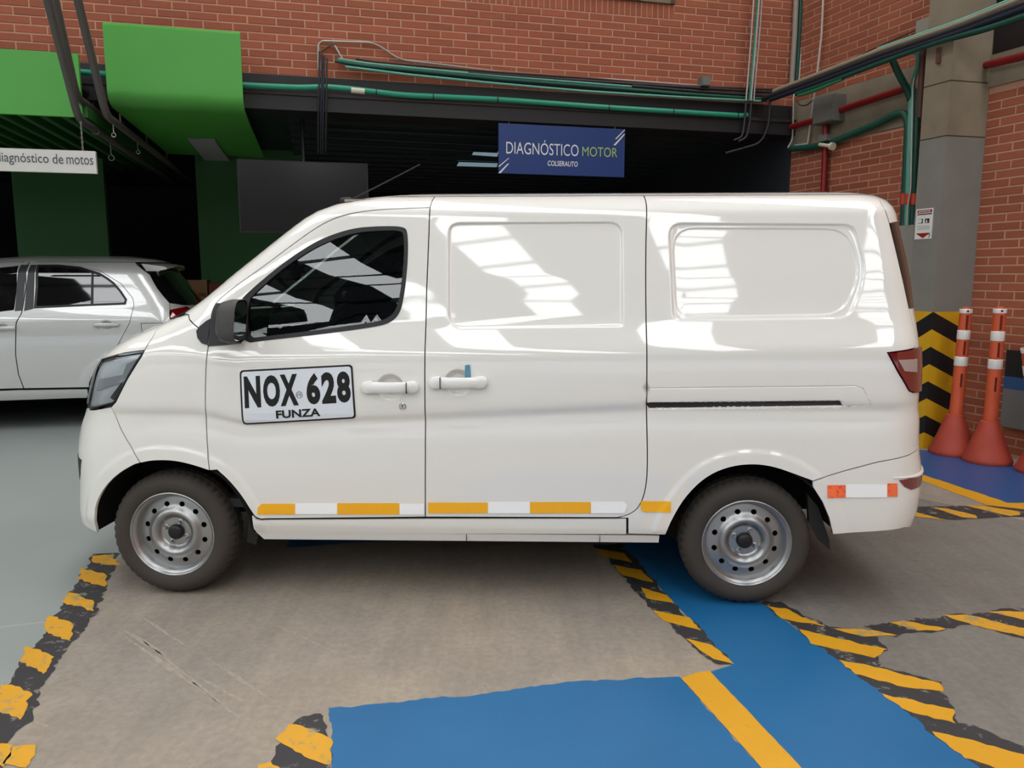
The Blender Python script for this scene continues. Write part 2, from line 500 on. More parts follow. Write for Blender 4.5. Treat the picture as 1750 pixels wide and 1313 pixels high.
def line_points(line, ds, step=.02):
    """rows of points beside an open line, at the distances ds to either side"""
    P = resample(line, step, False); out = []
    for i, p in enumerate(P):
        t = P[min(i+1, len(P)-1)]-P[max(i-1, 0)]; t = t/(np.linalg.norm(t)+1e-9); n = np.array([-t[1], t[0]])
        out += [p+n*d for d in ds] + [p-n*d for d in ds]
    return out
# ---------------------------------------------------------------- the hall: frames of the walls
TH = math.radians(14.2); RA = math.radians(20.0)
E1 = np.array([math.cos(TH), math.sin(TH), 0]); E2 = np.array([-math.sin(TH), math.cos(TH), 0])
R1 = np.array([math.sin(RA), -math.cos(RA), 0]); RN = np.array([-math.cos(RA), -math.sin(RA), 0])
C0 = np.array([3.05, 8.66, 0]); UP = np.array([0, 0, 1.])
def BW(a, b, z): return C0 + E1*a + E2*b + UP*z
def RW(s, n, z): return C0 + R1*s + RN*n + UP*z
def bwp(u, v, b=0.): return hit(u, v, C0+E2*b, E2)
def rwp(u, v, n=0.): return hit(u, v, C0+RN*n, RN)
def bwaz(u, v, b=0.): p = bwp(u, v, b)-C0; return float(p @ E1), float(p[2])
def rwsz(u, v, n=0.): p = rwp(u, v, n)-C0; return float(p @ R1), float(p[2])
def bbox(mb, a0, a1, b0, b1, z0, z1):
    return mb.hexa([BW(a0, b0, z0), BW(a1, b0, z0), BW(a1, b1, z0), BW(a0, b1, z0), BW(a0, b0, z1), BW(a1, b0, z1), BW(a1, b1, z1), BW(a0, b1, z1)])
def wbox(mb, s0, s1, n0, n1, z0, z1):
    return mb.hexa([RW(s0, n0, z0), RW(s0, n1, z0), RW(s1, n1, z0), RW(s1, n0, z0), RW(s0, n0, z1), RW(s0, n1, z1), RW(s1, n1, z1), RW(s1, n0, z1)])
def struct(o): return tag(o, kind='structure')

concrete_floor = concrete('worn_concrete', (160, 147, 131), (142, 133, 124))
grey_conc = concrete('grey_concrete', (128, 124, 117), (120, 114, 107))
mortar = mat('brick_mortar', (188, 144, 118), .9, var=.06, vs=8)
brick_m = mat('red_brick', (152, 84, 60), .85, var=.07, vs=22, bump=.12, bs=120, objvar=.13)
brick_s = mat('red_brick_far', (152, 84, 60), .85, var=.07, vs=22, bump=.12, bs=120, islvar=.13)
black_paint = mat('black_wall_paint', (30, 28, 29), .55, var=.1, vs=6)
black_matt = mat('matt_black', (18, 18, 20), .85)
deck_black = mat('black_ceiling_deck', (32, 40, 44), .5)
conc_raw = mat('raw_concrete', (134, 122, 103), .85, var=.14, vs=5, bump=.15, bs=40, detail=9)
conc_grey = mat('grey_painted_concrete', (128, 125, 118), .7, var=.06, vs=6, bump=.08, bs=60)
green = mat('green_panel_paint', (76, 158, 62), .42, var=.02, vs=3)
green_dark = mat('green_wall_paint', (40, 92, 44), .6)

# floor with its paint
flo = struct(MB().add([(-16, -13, 0), (12, -13, 0), (12, 17, 0), (-16, 17, 0)], [(0, 1, 2, 3)]).build('floor', concrete_floor))
def G(u, v): p = ground(u, v); return np.array([p[0], p[1]])
def jag(poly, amp, step=.02, keep=()):
    """ragged outline"""
    R_ = random.Random(len(poly)*13+int(abs(poly[0][0])*997)); out = []
    P = resample(poly, step); a = 0.
    for i, p in enumerate(P):
        t = P[(i+1) % len(P)]-P[i-1]; t /= np.linalg.norm(t)+1e-9; a = .6*a+R_.uniform(-1, 1)*amp
        out.append(p+np.array([-t[1], t[0]])*a)
    return out
def paint(name, pts, m, z, amp=.006, step=.02):
    P = jag([np.array(p) for p in pts], amp, step)
    r = delaunay_2d_cdt([Vector((float(p[0]), float(p[1]))) for p in P], [(i, (i+1) % len(P)) for i in range(len(P))], [], 1, 1e-6)
    f = [t for t in r[2]]
    v = [(p.x, p.y, z) for p in r[0]]
    def up(t):
        a, b, c = [np.array(v[i]) for i in t[:3]]; return t if np.cross(b-a, c-a)[2] > 0 else tuple(reversed(t))
    return link_mesh(name, v, [up(t) for t in f], m, flo)
blue_p = worn('blue_floor_paint', (28, 100, 150), (40, 108, 152), .30, 5, .42, .07, 60, .08)
blue_far = mat('blue_floor_paint_far', (40, 82, 136), .4, var=.08, vs=3)
yel_p = worn('yellow_floor_paint', (216, 156, 26), (196, 142, 40), .34, 14, .5, .06, 60, .08)
yel_w = worn('worn_yellow_floor_paint', (214, 156, 36), (168, 146, 96), .42, 16, .55, .07, 60, .1)
blk_p = worn('worn_black_floor_paint', (52, 50, 52), (128, 124, 118), .40, 16, .6, .10, 60, .12)
grey_p = mat('grey_blue_floor_paint', (146, 152, 148), .45, var=.05, vs=2.0, rvar=.1)
gl = [G(200, 960)+E2[:2]*9, G(200, 960), G(135, 1050), G(60, 1152), G(15, 1250), G(15, 1250)-E2[:2]*14]
paint('grey_floor_paint', [np.array([-16, gl[0][1]]), np.array([-16, -12.9])] + gl[::-1], grey_p, .0008, .002, .1)
def pz(origin, k, pts): return [G(origin[0]+p[0]/k, origin[1]+p[1]/k) for p in pts]
A_ = ((0, 900), 2.917)
paint('black_floor_paint', pz(*A_, [(470, 140), (585, 140), (545, 250), (480, 420), (370, 575), (260, 720), (140, 960), (60, 1080), (20, 1205), (-260, 1500), (-360, 1420), (-150, 1080), (60, 780), (180, 580), (280, 440), (375, 280), (440, 190)]), blk_p, .0016, .012)
for pts in ([(455, 150), (560, 143), (600, 195), (465, 182)], [(408, 210), (530, 235), (520, 300), (388, 262)], [(335, 325), (472, 375), (465, 428), (312, 382)], [(245, 450), (355, 482), (357, 578), (222, 522)], [(132, 598), (272, 652), (214, 740), (103, 672)], [(20, 782), (162, 830), (100, 962), (-20, 920)], [(-120, 1050), (50, 1100), (20, 1205), (-180, 1160)], [(60, 1100), (165, 1098), (130, 1205), (30, 1180)]):
    paint('yellow_floor_stripe', pz(*A_, pts), yel_w, .0024, .008)
paint('blue_floor_paint', [G(*p) for p in ((561, 1211), (670, 1202), (757, 1191), (794, 1194), (823, 1185), (889, 1178), (999, 1165), (1160, 1157))] + [G(1309, 1320), G(1309, 1320)+(G(1309, 1320)-G(1160, 1157))*1.5, G(570, 1320)+(G(570, 1320)-G(561, 1211))*3.0, G(570, 1320)], blue_p, .0012, .006)
paint('yellow_floor_line', [G(1164, 1160), G(1190, 1151), G(1213, 1148), G(1376, 1320), G(1376, 1320)+(G(1376, 1320)-G(1213, 1148))*1.5, G(1307, 1320)+(G(1307, 1320)-G(1164, 1160))*1.5, G(1307, 1320)], yel_p, .0026, .0012)
bl = [G(1213, 1148), G(1255, 1140), G(1170, 1050), G(1072, 944), G(1040, 905)]
bl = [G(1213, 1149), G(1250, 1138), G(1172, 1052), G(1078, 950)]
far_l = bl[-1] + E2[:2]*1.6
br = [G(1600, 1254), G(1308, 1036)]; far_r = br[-1] + E2[:2]*2.6
ext = G(1376, 1320)-G(1213, 1148)
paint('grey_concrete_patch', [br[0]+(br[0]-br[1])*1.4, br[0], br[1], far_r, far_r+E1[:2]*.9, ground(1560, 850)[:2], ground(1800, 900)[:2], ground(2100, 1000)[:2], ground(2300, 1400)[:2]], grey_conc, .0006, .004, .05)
paint('blue_floor_paint', [G(1376, 1320)+ext*1.5, G(1376, 1320)] + bl + [far_l, far_r] + br[::-1] + [G(1600, 1254)+(br[0]-br[1])*1.4], blue_p, .0012, .0015, .03)
paint('blue_floor_paint', [bl[-1]+E2[:2]*.55, bl[-1]+E2[:2]*.72, bl[-1]+E2[:2]*.72-E1[:2]*1.75, bl[-1]+E2[:2]*.55-E1[:2]*1.75], blue_p, .0013, .006)
B_ = ((560, 900), 2.734); D_ = ((1150, 900), 2.917)
paint('black_floor_paint', pz(*B_, [(1235, 85), (1375, 85), (1560, 290), (1760, 500), (1905, 655), (1800, 640), (1640, 500), (1540, 410), (1450, 330), (1400, 260), (1300, 150)]), blk_p, .0018, .010)
for pts in ([(1250, 105), (1385, 125), (1425, 172), (1278, 142)], [(1330, 182), (1462, 205), (1518, 262), (1372, 228)], [(1465, 288), (1585, 322), (1622, 364), (1492, 338)], [(1520, 392), (1690, 427), (1748, 492), (1572, 442)]):
    paint('yellow_floor_stripe', pz(*B_, pts), yel_p, .0026, .004)
paint('yellow_floor_stripe', pz(*D_, [(60, 560), (195, 592), (312, 692), (200, 666)]), yel_p, .0026, .004)
paint('black_floor_paint', pz(*D_, [(440, 375), (540, 375), (600, 415), (780, 500), (1010, 560), (1075, 612), (1000, 640), (1035, 670), (1020, 705), (1200, 745), (1330, 780), (1340, 830), (1405, 900), (1410, 985), (1530, 1010), (1680, 1070), (1860, 1160), (2100, 1400), (1900, 1480), (1600, 1260), (1310, 1030), (1010, 810), (730, 600), (560, 470)]), blk_p, .0018, .012)
for pts in ([(470, 400), (560, 412), (765, 505), (545, 462)], [(605, 505), (700, 528), (880, 575), (1075, 615), (1000, 655), (850, 625), (690, 585)], [(820, 665), (1010, 705), (1180, 750), (1335, 782), (1340, 822), (1150, 800), (905, 742)], [(1045, 838), (1160, 862), (1400, 915), (1410, 987), (1270, 950), (1135, 912)], [(1300, 1030), (1450, 1068), (1760, 1140), (1900, 1200), (1900, 1290), (1620, 1210), (1450, 1160)]):
    paint('yellow_floor_stripe', pz(*D_, pts), yel_p, .0026, .007)
paint('black_floor_paint', pz(*D_, [(950, 500), (1200, 465), (1480, 435), (1760, 405), (1900, 395), (1900, 600), (1760, 562), (1640, 535), (1500, 495), (1350, 512), (1110, 548)]), blk_p, .0018, .010)
for pts in ([(780, 508), (1000, 520), (1115, 546), (950, 552)], [(1080, 482), (1150, 474), (1352, 512), (1222, 527)], [(1340, 442), (1480, 446), (1900, 545), (1900, 590), (1500, 492)], [(1560, 426), (1700, 424), (1900, 440), (1900, 500)]):
    paint('yellow_floor_stripe', pz(*D_, pts), yel_w, .0026, .006)
S_ = ((1550, 740), 7.295)
paint('blue_floor_paint', pz(*S_, [(-700, 100), (140, 205), (700, 290), (1470, 440), (3000, 700), (3000, 880), (1470, 874), (1260, 876), (170, 516), (-700, 240)]), blue_far, .0012, .002)
paint('yellow_floor_line', pz(*S_, [(-700, 240), (170, 516), (1260, 876), (3000, 885), (3000, 1000), (1470, 960), (1000, 905), (175, 592), (-700, 310)]), yel_p, .0020, .004)
paint('black_floor_paint', pz(*S_, [(-300, 930), (950, 910), (3000, 1010), (3000, 1080), (1300, 1050), (600, 1090), (-300, 1020)]), blk_p, .0018, .004)
for pts in ([(-300, 960), (100, 990), (480, 1090), (-300, 1010)], [(310, 930), (480, 945), (860, 1030), (880, 1070), (700, 1060)], [(720, 912), (960, 915), (1400, 985), (1420, 1030), (1280, 1040)]):
    paint('yellow_floor_stripe', pz(*S_, pts), yel_w, .0026, .004)
paint('black_floor_paint', pz(*A_, [(1480, 960), (1600, 932), (1625, 1000), (1660, 1200), (1700, 1420), (1400, 1420), (1300, 1260), (1380, 1120), (1440, 1000)]), blk_p, .0016, .008)
paint('yellow_floor_stripe', pz(*A_, [(1440, 985), (1530, 1005), (1605, 1040), (1645, 1065), (1650, 1195), (1590, 1185), (1460, 1110), (1385, 1058)]), yel_w, .0025, .006)
paint('yellow_floor_stripe', pz(*A_, [(1290, 1190), (1350, 1175), (1420, 1230), (1560, 1330), (1500, 1420), (1280, 1260)]), yel_w, .0025, .006)
joint_m = mat('floor_joint', (168, 168, 164), .7)
paint('floor_joint', [G(-60, 1078), G(150, 1054), G(150, 1056), G(-60, 1081)], joint_m, .0012, .0005)
scuff_m = worn('concrete_scuff', (164, 152, 137), (150, 139, 126), .48, 30, .6, .05, 60, .1)
for i, (x0, y0, x1, y1) in enumerate(((630, 405, 1000, 640), (1010, 640, 1390, 890), (560, 480, 900, 690), (930, 720, 1330, 935), (700, 560, 1240, 990), (610, 540, 1090, 880), (1330, 470, 1700, 640), (150, 960, 260, 1010))):
    a, b = G(x0/2.917, 900+y0/2.917), G(x1/2.917, 900+y1/2.917); t_ = (b-a)/np.linalg.norm(b-a); n_ = np.array([-t_[1], t_[0]])*(.006+.002*(i % 3))
    paint('scuff_mark', [a, (a+b)/2-n_, b, (a+b)/2+n_], scuff_m, .0007, .003)
# ---------------------------------------------------------------- brick walls
def brick_mesh(w, h, d=.05, ch=.002):
    """brick: front face in the x-z plane at y = 0, chamfered edges, body behind"""
    x, z = w/2, h/2
    v = [(-x+ch, 0, -z+ch), (x-ch, 0, -z+ch), (x-ch, 0, z-ch), (-x+ch, 0, z-ch), (-x, ch, -z), (x, ch, -z), (x, ch, z), (-x, ch, z), (-x, d, -z), (x, d, -z), (x, d, z), (-x, d, z)]
    f = [(0, 1, 2, 3)] + [(i, 4+i, 4+(i+1) % 4, (i+1) % 4) for i in range(4)] + [(4+i, 8+i, 8+(i+1) % 4, 4+(i+1) % 4) for i in range(4)]
    return v, [tuple(reversed(t)) for t in f[1:]] + [f[0]]
BR_CACHE = {}
def lay(wall, bricks, origin, xa, out, limit=300):
    """bricks = [(centre along, centre z, w, h)]; the ones that show largest become objects, the rest one part"""
    ang = math.atan2(xa[1], xa[0]); rng = random.Random(3)
    scored = []
    for bk in bricks:
        c = origin+xa*bk[0]+UP*bk[1]
        u, v = proj(c); inside = -30 < u < 1780 and -12 < v < 1325 and c[1] > .5
        hid = 390 < u < 1560 and v > 345 or (u > 1290 and u < 1560 and v > 345)
        d = np.linalg.norm(c-CAM)
        scored.append((0 if inside and not hid else 1, d, bk))
    scored.sort(key=lambda t: (t[0], t[1]))
    rest = MB()
    for i, (hid, d, bk) in enumerate(scored):
        o_, z_, w_, h_ = bk
        prot = rng.uniform(-.001, .002)
        c = origin+xa*o_+UP*z_+out*prot
        if i < limit and not hid:
            key = (round(w_, 3), round(h_, 3))
            if key not in BR_CACHE:
                v, f = brick_mesh(*key); me = bpy.data.meshes.new('brick'); me.from_pydata(v, [], f); me.materials.append(brick_m); BR_CACHE[key] = me
            o = bpy.data.objects.new('brick', BR_CACHE[key]); COL.objects.link(o)
            o.location = V(c); o.rotation_euler = (0, 0, ang); o.parent = wall
        else:
            v, f = brick_mesh(w_, h_)
            yb = -out
            rest.add([c+xa*p[0]+yb*p[1]+UP*p[2] for p in v], f)
    if rest.v:
        tag(rest.build('brickwork', brick_s, wall), kind='stuff')
def courses(x0, x1, z0, z1, pitch=.25, row=.0705, j=.0125, skip=None, ph=0):
    out = []; k = 0; z = z0
    while z+row <= z1+.012:
        x = x0-pitch + (pitch/2 if (k+ph) % 2 else 0)
        while x < x1:
            a, b = max(x, x0), min(x+pitch, x1)
            if b-a > .03:
                bk = ((a+b)/2, z+row/2, b-a-j, row-j)
                if not (skip and skip(*bk)): out.append(bk)
            x += pitch
        z += row; k += 1
    return out
ZB = 3.275                                   # underside of the brickwork = top of the black beam
# window opening and soldier course of the back wall
wa0, wa1 = bwaz(985, 5)[0], bwaz(1152, 10)[0]
sol0 = bwaz(795, 5)[0]; zsol0 = bwaz(1100, 31)[1]; zsol1 = zsol0+.135
wz0, wz1 = zsol1+.005, zsol1+1.1
wb = struct(MB().hexa([BW(-15, .0035, ZB), BW(0, .0035, ZB), BW(0, .25, ZB), BW(-15, .25, ZB), BW(-15, .0035, 7), BW(0, .0035, 7), BW(0, .25, 7), BW(-15, .25, 7)]).build('wall_back', mortar))
nlow = int(round((zsol0-ZB)/.0705)); zsol0 = ZB+nlow*.0705; zsol1 = zsol0+2*.0705; wz0 = zsol1+.005
bricks = courses(-8.6, 0, ZB, zsol0) + courses(-8.6, sol0, zsol0, zsol1, ph=nlow) + courses(wa1, 0, zsol0, zsol1, ph=nlow) + courses(-8.6, wa0, zsol1, wz1, ph=nlow) + courses(wa1, 0, zsol1, wz1, ph=nlow)
k = 0; x = sol0
while x < wa1-.02:
    bricks.append((x+.03, (zsol0+zsol1)/2+.002, .050, zsol1-zsol0-.008)); x += .0605
lay(wb, bricks, C0, E1, -E2)
wn = struct(MB().hexa([BW(wa0, -.005, wz0), BW(wa1-.01, -.005, wz0), BW(wa1-.01, .02, wz0), BW(wa0, .02, wz0), BW(wa0, -.005, wz1), BW(wa1-.01, -.005, wz1), BW(wa1-.01, .02, wz1), BW(wa0, .02, wz1)]).build('window_1', mat('window_dark', (40, 44, 46), .1, spec=.6)))
fr = mat('window_frame_beige', (118, 104, 84), .5)
for (a0, a1, z0, z1) in ((wa0, wa1, wz0, wz0+.035), (wa1-.05, wa1, wz0, wz1), (wa0, wa0+.05, wz0, wz1), ((wa0*.38+wa1*.62)-.03, (wa0*.38+wa1*.62)+.03, wz0, wz1), (wa0, wa1, wz1-.04, wz1)):
    bbox(MB(), a0, a1, -.025, .02, z0, z1).build('window_frame', fr, wn)
bbox(MB(), wa0+.14, wa0*.55+wa1*.45, -.012, -.004, wz0+.03, wz1-.05).build('window_pane', mat('pale_blind', (150, 176, 170), .5), wn)
# black steel beam under the brickwork
bm_ = struct(bbox(bbox(MB(), -15, 0, .0, .30, 3.10, ZB), -15, 0, -.07, .30, 2.955, 3.10).build('trim_1', black_paint))
bbox(MB(), -15, 0, -.085, -.07, 3.085, 3.115).build('flange', mat('rusty_black', (44, 36, 33), .6), bm_)
# right wall
SCOL0, SCOL1 = 2.045, 2.30
wr = struct(wbox(MB(), 0, 36, -.25, -.0035, 0, 7).build('wall_right', mortar))
ROW2 = .0685
b2 = courses(0, SCOL0, 1.75-25*ROW2, 2.80, row=ROW2) + courses(0, SCOL0, 3.305, 4.75, row=ROW2) + courses(2.33, 3.35, .03, 2.95, row=ROW2, ph=1)
lay(wr, b2, C0, R1, RN)
# lay() turns bricks by the wall direction; the right wall runs towards the camera so its bricks face left
cb = struct(wbox(wbox(MB(), 0, SCOL0, -.05, .014, 2.80, 3.305), 2.3, 22, -.05, .014, 2.955, 3.20).build('trim_2', conc_raw))
w2 = struct(wbox(MB(), 2.345, 4.5, -.05, .006, 3.21, 5.2).build('window_2', mat('dark_louvre', (26, 22, 23), .35)))
# column
KP = RW(SCOL1, .376, 0); KB = RW(SCOL0, .376, 0); KF = KP+E1*.40; KW = RW(SCOL0, -.1, 0); KX = KF+R1*-.3
def col_block(z0, z1, m, name, par=None, grow=0.):
    q = [KB, KP, KF, KX, KW]; c = np.mean(q, 0)
    q = [p+(p-c)*grow for p in q]
    return fix_normals(MB().prism([p+UP*z0 for p in q], UP*(z1-z0)).build(name, m, par))
column = struct(col_block(0, 2.562, conc_grey, 'trim_3'))
col_block(2.572, 2.985, conc_raw, 'column_block', column)
col_block(2.995, 7.0, conc_raw, 'column_block', column)
col_block(2.55, 3.1, mat('joint_dark', (70, 60, 46), .9), 'column_joint', column, -.012)
yc = mat('yellow_hazard_paint', (214, 164, 24), .5, var=.06, vs=7); kc = mat('black_hazard_paint', (26, 26, 28), .5)
def hz(face_o, d, out, z_at, n_, flip):
    """diagonal stripes on one face of the column foot: d = along the face away from the corner"""
    wid = np.linalg.norm(d); dd = d/wid
    top = 1.157; drop = .47*wid if flip else .62*wid; ph_ = .145
    zc = top
    k = 0
    poly_box = [(0, 0), (wid, 0), (wid, top), (0, top)]
    z = top + drop
    zz = top + ph_*4
    while zz > -.1:
        # a band between the slanted lines zz and zz-ph_
        P = [(0, zz), (wid, zz-drop), (wid, zz-drop-ph_), (0, zz-ph_)]
        def clip(P, f):
            o = []
            for i in range(len(P)):
                a, b = P[i-1], P[i]; fa, fb = f(a), f(b)
                if fa*fb < 0: t = fa/(fa-fb); o.append((a[0]+(b[0]-a[0])*t, a[1]+(b[1]-a[1])*t))
                if fb >= 0: o.append(b)
            return o
        Q = clip(clip(P, lambda p: top-p[1]), lambda p: p[1]-.002)
        if len(Q) >= 3:
            i = int(round((top-zz)/ph_)); y_ = (i % 2 != 0)
            fix_normals(MB().prism([face_o+dd*p[0]+UP*p[1]+out*.0005 for p in Q], out*.002).build('yellow_stripe' if y_ else 'black_stripe', yc if y_ else kc, column))
        zz -= ph_
hz(KP, KB-KP, RN, 0, 0, False)
hz(KP, KF-KP, -E2, 0, 0, True)
# ---------------------------------------------------------------- workshop behind the beam
cl = struct(bbox(MB(), -15, 0, .30, 8, 3.02, 3.10).build('ceiling_workshop', deck_black))
for i in range(16):
    b = .55+i*.42
    bbox(MB(), -5.3, 0, b, b+.10, 2.965, 3.02).build('deck_rib', deck_black, cl)
struct(bbox(MB(), -15, 0, 7.5, 7.7, 0, 3.1).build('wall_workshop_back', black_matt))
struct(bbox(MB(), -.02, .2, .0, 8, 0, 3.275).build('wall_workshop_side', mat('charcoal_wall', (42, 44, 50), .7)))
struct(bbox(MB(), -15, -14.8, 0, 8, 0, 3.275).build('wall_workshop_left', black_matt))
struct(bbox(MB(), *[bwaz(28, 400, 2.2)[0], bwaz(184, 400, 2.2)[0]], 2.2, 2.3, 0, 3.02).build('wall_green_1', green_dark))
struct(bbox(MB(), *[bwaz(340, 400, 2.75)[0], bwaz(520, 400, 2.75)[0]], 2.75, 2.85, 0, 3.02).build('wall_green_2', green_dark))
# ---------------------------------------------------------------- hall shell outside the picture, with the roof lights that show in the van's paint
hall_wall = mat('hall_wall_grey', (66, 70, 66), .8); hall_dark = mat('hall_wall_dark', (36, 46, 38), .8)
roof_m = mat('hall_roof_sheet', (64, 66, 68), .8)
ZR = 7.0
bbox_w = bbox(MB(), -28, 16, -32.2, -32, 0, ZR); struct(bbox_w.build('wall_front', hall_dark))
struct(bbox(MB(), -28.2, -28, -32, 8, 0, ZR).build('wall_left', hall_wall))
struct(bbox(MB(), -28, -15, 0, .25, 0, ZR).build('wall_back_far', hall_wall))
strips = [-26.2, -22.0, -17.7, -13.45, -9.35, -4.95, -.5]; SW = .72
edges_ = [-28.2] + [e for c in strips for e in (c-SW, c+SW)] + [16]
mb = MB()
for i in range(0, len(edges_), 2): bbox(mb, edges_[i], edges_[i+1], -32.2, .3, ZR+.02, ZR+.08)
ceil = struct(mb.build('ceiling', roof_m))
sky_m = mat('daylight_roof_sheet', (235, 240, 240), .4, emit=(250, 253, 255), es=SKYLIGHT)
for c in strips:
    bbox(MB(), c-SW, c+SW, -32.2, .0, ZR+.04, ZR+.05).build('skylight_sheet', sky_m, ceil)
steel_dark = mat('dark_steel', (60, 62, 64), .6)
for i in range(20):
    b = -31+i*1.6
    bbox(MB(), -28, 16, b, b+.035, ZR-.05, ZR+.02).build('purlin', steel_dark, ceil)
for a in (-19.8, -11.4, -7.1, -2.6, 1.6):
    bbox(MB(), a-.06, a+.06, -32, 0, ZR-.5, ZR-.38).build('rafter', steel_dark, ceil)
# ---------------------------------------------------------------- van body definition (all lengths in metres, van frame)
V_YAW = math.radians(-2.64)
V_EX = np.array([math.cos(V_YAW), math.sin(V_YAW), 0]); V_EY = np.array([-math.sin(V_YAW), math.cos(V_YAW), 0])
V_O = np.array([-1.5626, 3.3150, 0.0])
V_M = (V_O, V_EX, V_EY)
VW = 0.81
_z = np.array([.20, .24, .30, .36, .42, .50, .60, .66, .72, .78, .84, .90, .96, 1.0, 1.04, 1.08, 1.10, 1.12, 1.14, 1.16, 1.18, 1.2, 1.22, 1.24, 1.26, 1.28, 1.30, 1.34, 1.40, 1.46, 1.52, 1.58, 1.64, 1.70, 1.74, 1.77, 1.80, 1.825, 1.846, 1.9])
_xf = np.array([-.629, -.629, -.627, -.618, -.610, -.602, -.600, -.595, -.585, -.565, -.538, -.511, -.488, -.470, -.446, -.409, -.385, -.358, -.328, -.292, -.248, -.2, -.149, -.098, -.049, -.007, .028, .086, .164, .236, .314, .391, .468, .548, .612, .680, .78, .92, 1.2, 1.2])
_xr = np.array([3.40, 3.408, 3.416, 3.43, 3.445, 3.45, 3.447, 3.434, 3.421, 3.418, 3.414, 3.401, 3.394, 3.39, 3.387, 3.384, 3.382, 3.379, 3.377, 3.375, 3.373, 3.371, 3.369, 3.368, 3.366, 3.363, 3.36, 3.355, 3.348, 3.339, 3.327, 3.314, 3.30, 3.286, 3.278, 3.268, 3.25, 3.21, 3.1, 3.1])
def v_remap(x, z):
    c2 = np.interp(x, [.4, 1.19, 2.14, 3.1], [.822, .862, .912, .921])
    c1 = np.interp(x, [.2, .46, .92, 1.6, 2.13, 3.09], [1.06, 1.085, 1.112, 1.124, 1.135, 1.160])
    k = sstep((x - .15)/.3)                      # the creases fade out on the front fender
    c2 = .872 + (c2-.872)*k; c1 = 1.11 + (c1-1.11)*k
    t = np.where(z < c2, .5 + (z-.5)*(.872-.5)/(c2-.5), np.where(z < c1, .872 + (z-c2)*(1.11-.872)/(c1-c2), 1.11 + (z-c1)*(1.35-1.11)/(1.35-c1)))
    return np.where((z > .5) & (z < 1.35), t, z)
van = Body(VW,
    [0.0, .26, .31, .35, .41, .50, .60, .74, .80, .845, .872, .90, 1.0, 1.095, 1.125, 1.25, 1.45, 1.68, 1.735, 1.743, 1.80, 2.0],
    [.08, .05, .03, .016, .011, .008, .005, .006, .011, .015, .003, .000, .0, .003, .008, .040, .072, .112, .121, .125, .136, .20],
    .008, _z, _xf, _xr,
    ([0, .8, 1.0, 1.25, 1.4, 2], [.52, .50, .45, .34, .30, .28]), ([0, .8, 1.05, 1.25, 2], [2.7, 2.7, 2.9, 3.3, 3.3]),
    ([0, .6, 1.0, 1.2, 2], [.34, .32, .26, .24, .24]), ([0, 2], [3.0, 3.0]), 1.846, 1.70, 2.6, v_remap)
def vq(u, v): return np.array(van.from_px(V_M, u, v)[:2])
def vqs(pts): return [vq(*p) for p in pts]
def vx(u, v):                       # side position (x, z) of a pixel
    q, z = vq(u, v); return np.array(van.S(q, z, False))[[0, 2]]
# ---------------------------------------------------------------- the white van
white = mat('van_white_paint', (236, 233, 227), .55, coat=1., spec=.3)
white_plastic = mat('white_plastic', (234, 232, 228), .30, coat=.4)
black_plastic = mat('black_trim_plastic', (26, 26, 28), .45, bump=.05, bs=300)
grey_plastic = mat('weathered_grey_plastic', (74, 72, 70), .55, var=.12, vs=18)
seal_black = mat('gap_black', (14, 13, 13), .9)
interior = mat('cabin_dark_plastic', (46, 45, 46), .65, bump=.1, bs=200)
seat_grey = mat('seat_fabric', (58, 58, 62), .9, bump=.2, bs=400)
headliner = mat('cabin_light_trim', (150, 145, 136), .8)
rubber = mat('tyre_rubber', (62, 56, 51), .78, var=.10, vs=9, bump=.12, bs=90)
steel = mat('silver_wheel_paint', (172, 172, 172), .36, metal=.9, var=.03, vs=12)
chrome = mat('chrome', (215, 215, 215), .08, metal=1)
lamp_red = mat('tail_lamp_red', (112, 8, 14), .08, coat=1, spec=.6)
lamp_white = mat('tail_lamp_clear', (170, 150, 146), .15, coat=1)
lens_clear = glass('headlamp_lens', (250, 252, 253), gain=1.0)
side_glass = glass('door_glass', (150, 170, 158))
dark_glass = mat('dark_tinted_glass', (16, 14, 16), .03, spec=.6, coat=.6)
reflector = mat('lamp_reflector', (232, 234, 235), .25, metal=.25, spec=.8, var=.12, vs=14)

def spx(pts): return np.array([vx(*p) for p in pts])
stamp1 = np.array(round_poly(spx([(766, 381), (1064, 379), (1065, 556), (1062, 558), (778, 562), (766, 545)]), [.05, .06, .02, .05, .05, .03]))
stamp2 = np.array(round_poly(spx([(1142, 381), (1462, 383), (1483, 470), (1454, 545), (1150, 549)]), [.06, .05, .14, .06, .04]))
stamp2i = np.array(round_poly(spx([(1149, 389), (1452, 391), (1473, 470), (1441, 538), (1156, 543)]), [.10, .10, .12, .08, .07]))
hand1, hand2 = vx(667, 662), vx(783, 654)
arch_f = np.array(chaikin(spx([(166, 912), (163, 885), (165, 861), (180, 833), (203, 810), (230, 794), (261, 787), (296, 787), (328, 794), (359, 804), (384, 820), (409, 851), (424, 881), (434, 911)])))
arch_r = np.array(chaikin(spx([(1136, 916), (1147, 890), (1169.5, 851), (1203, 817), (1240.5, 799), (1281.5, 793), (1319, 797), (1356, 810), (1388, 832), (1404.6, 858), (1416, 885), (1421.5, 912)])))
def dist_line(pl, x, z):
    d = np.full(np.shape(x), 9.)
    for a, b in zip(pl[:-1], pl[1:]):
        e = b-a; t = np.clip(((x-a[0])*e[0]+(z-a[1])*e[1])/(e @ e), 0, 1)
        d = np.minimum(d, np.hypot(x-a[0]-t*e[0], z-a[1]-t*e[1]))
    return d
slot = spx([(1104, 688), (1436, 685), (1442, 694), (1104, 699)])
cover = spx([(1104, 664), (1462, 660), (1474, 664), (1488, 691), (1480, 693.5), (1104, 699)])
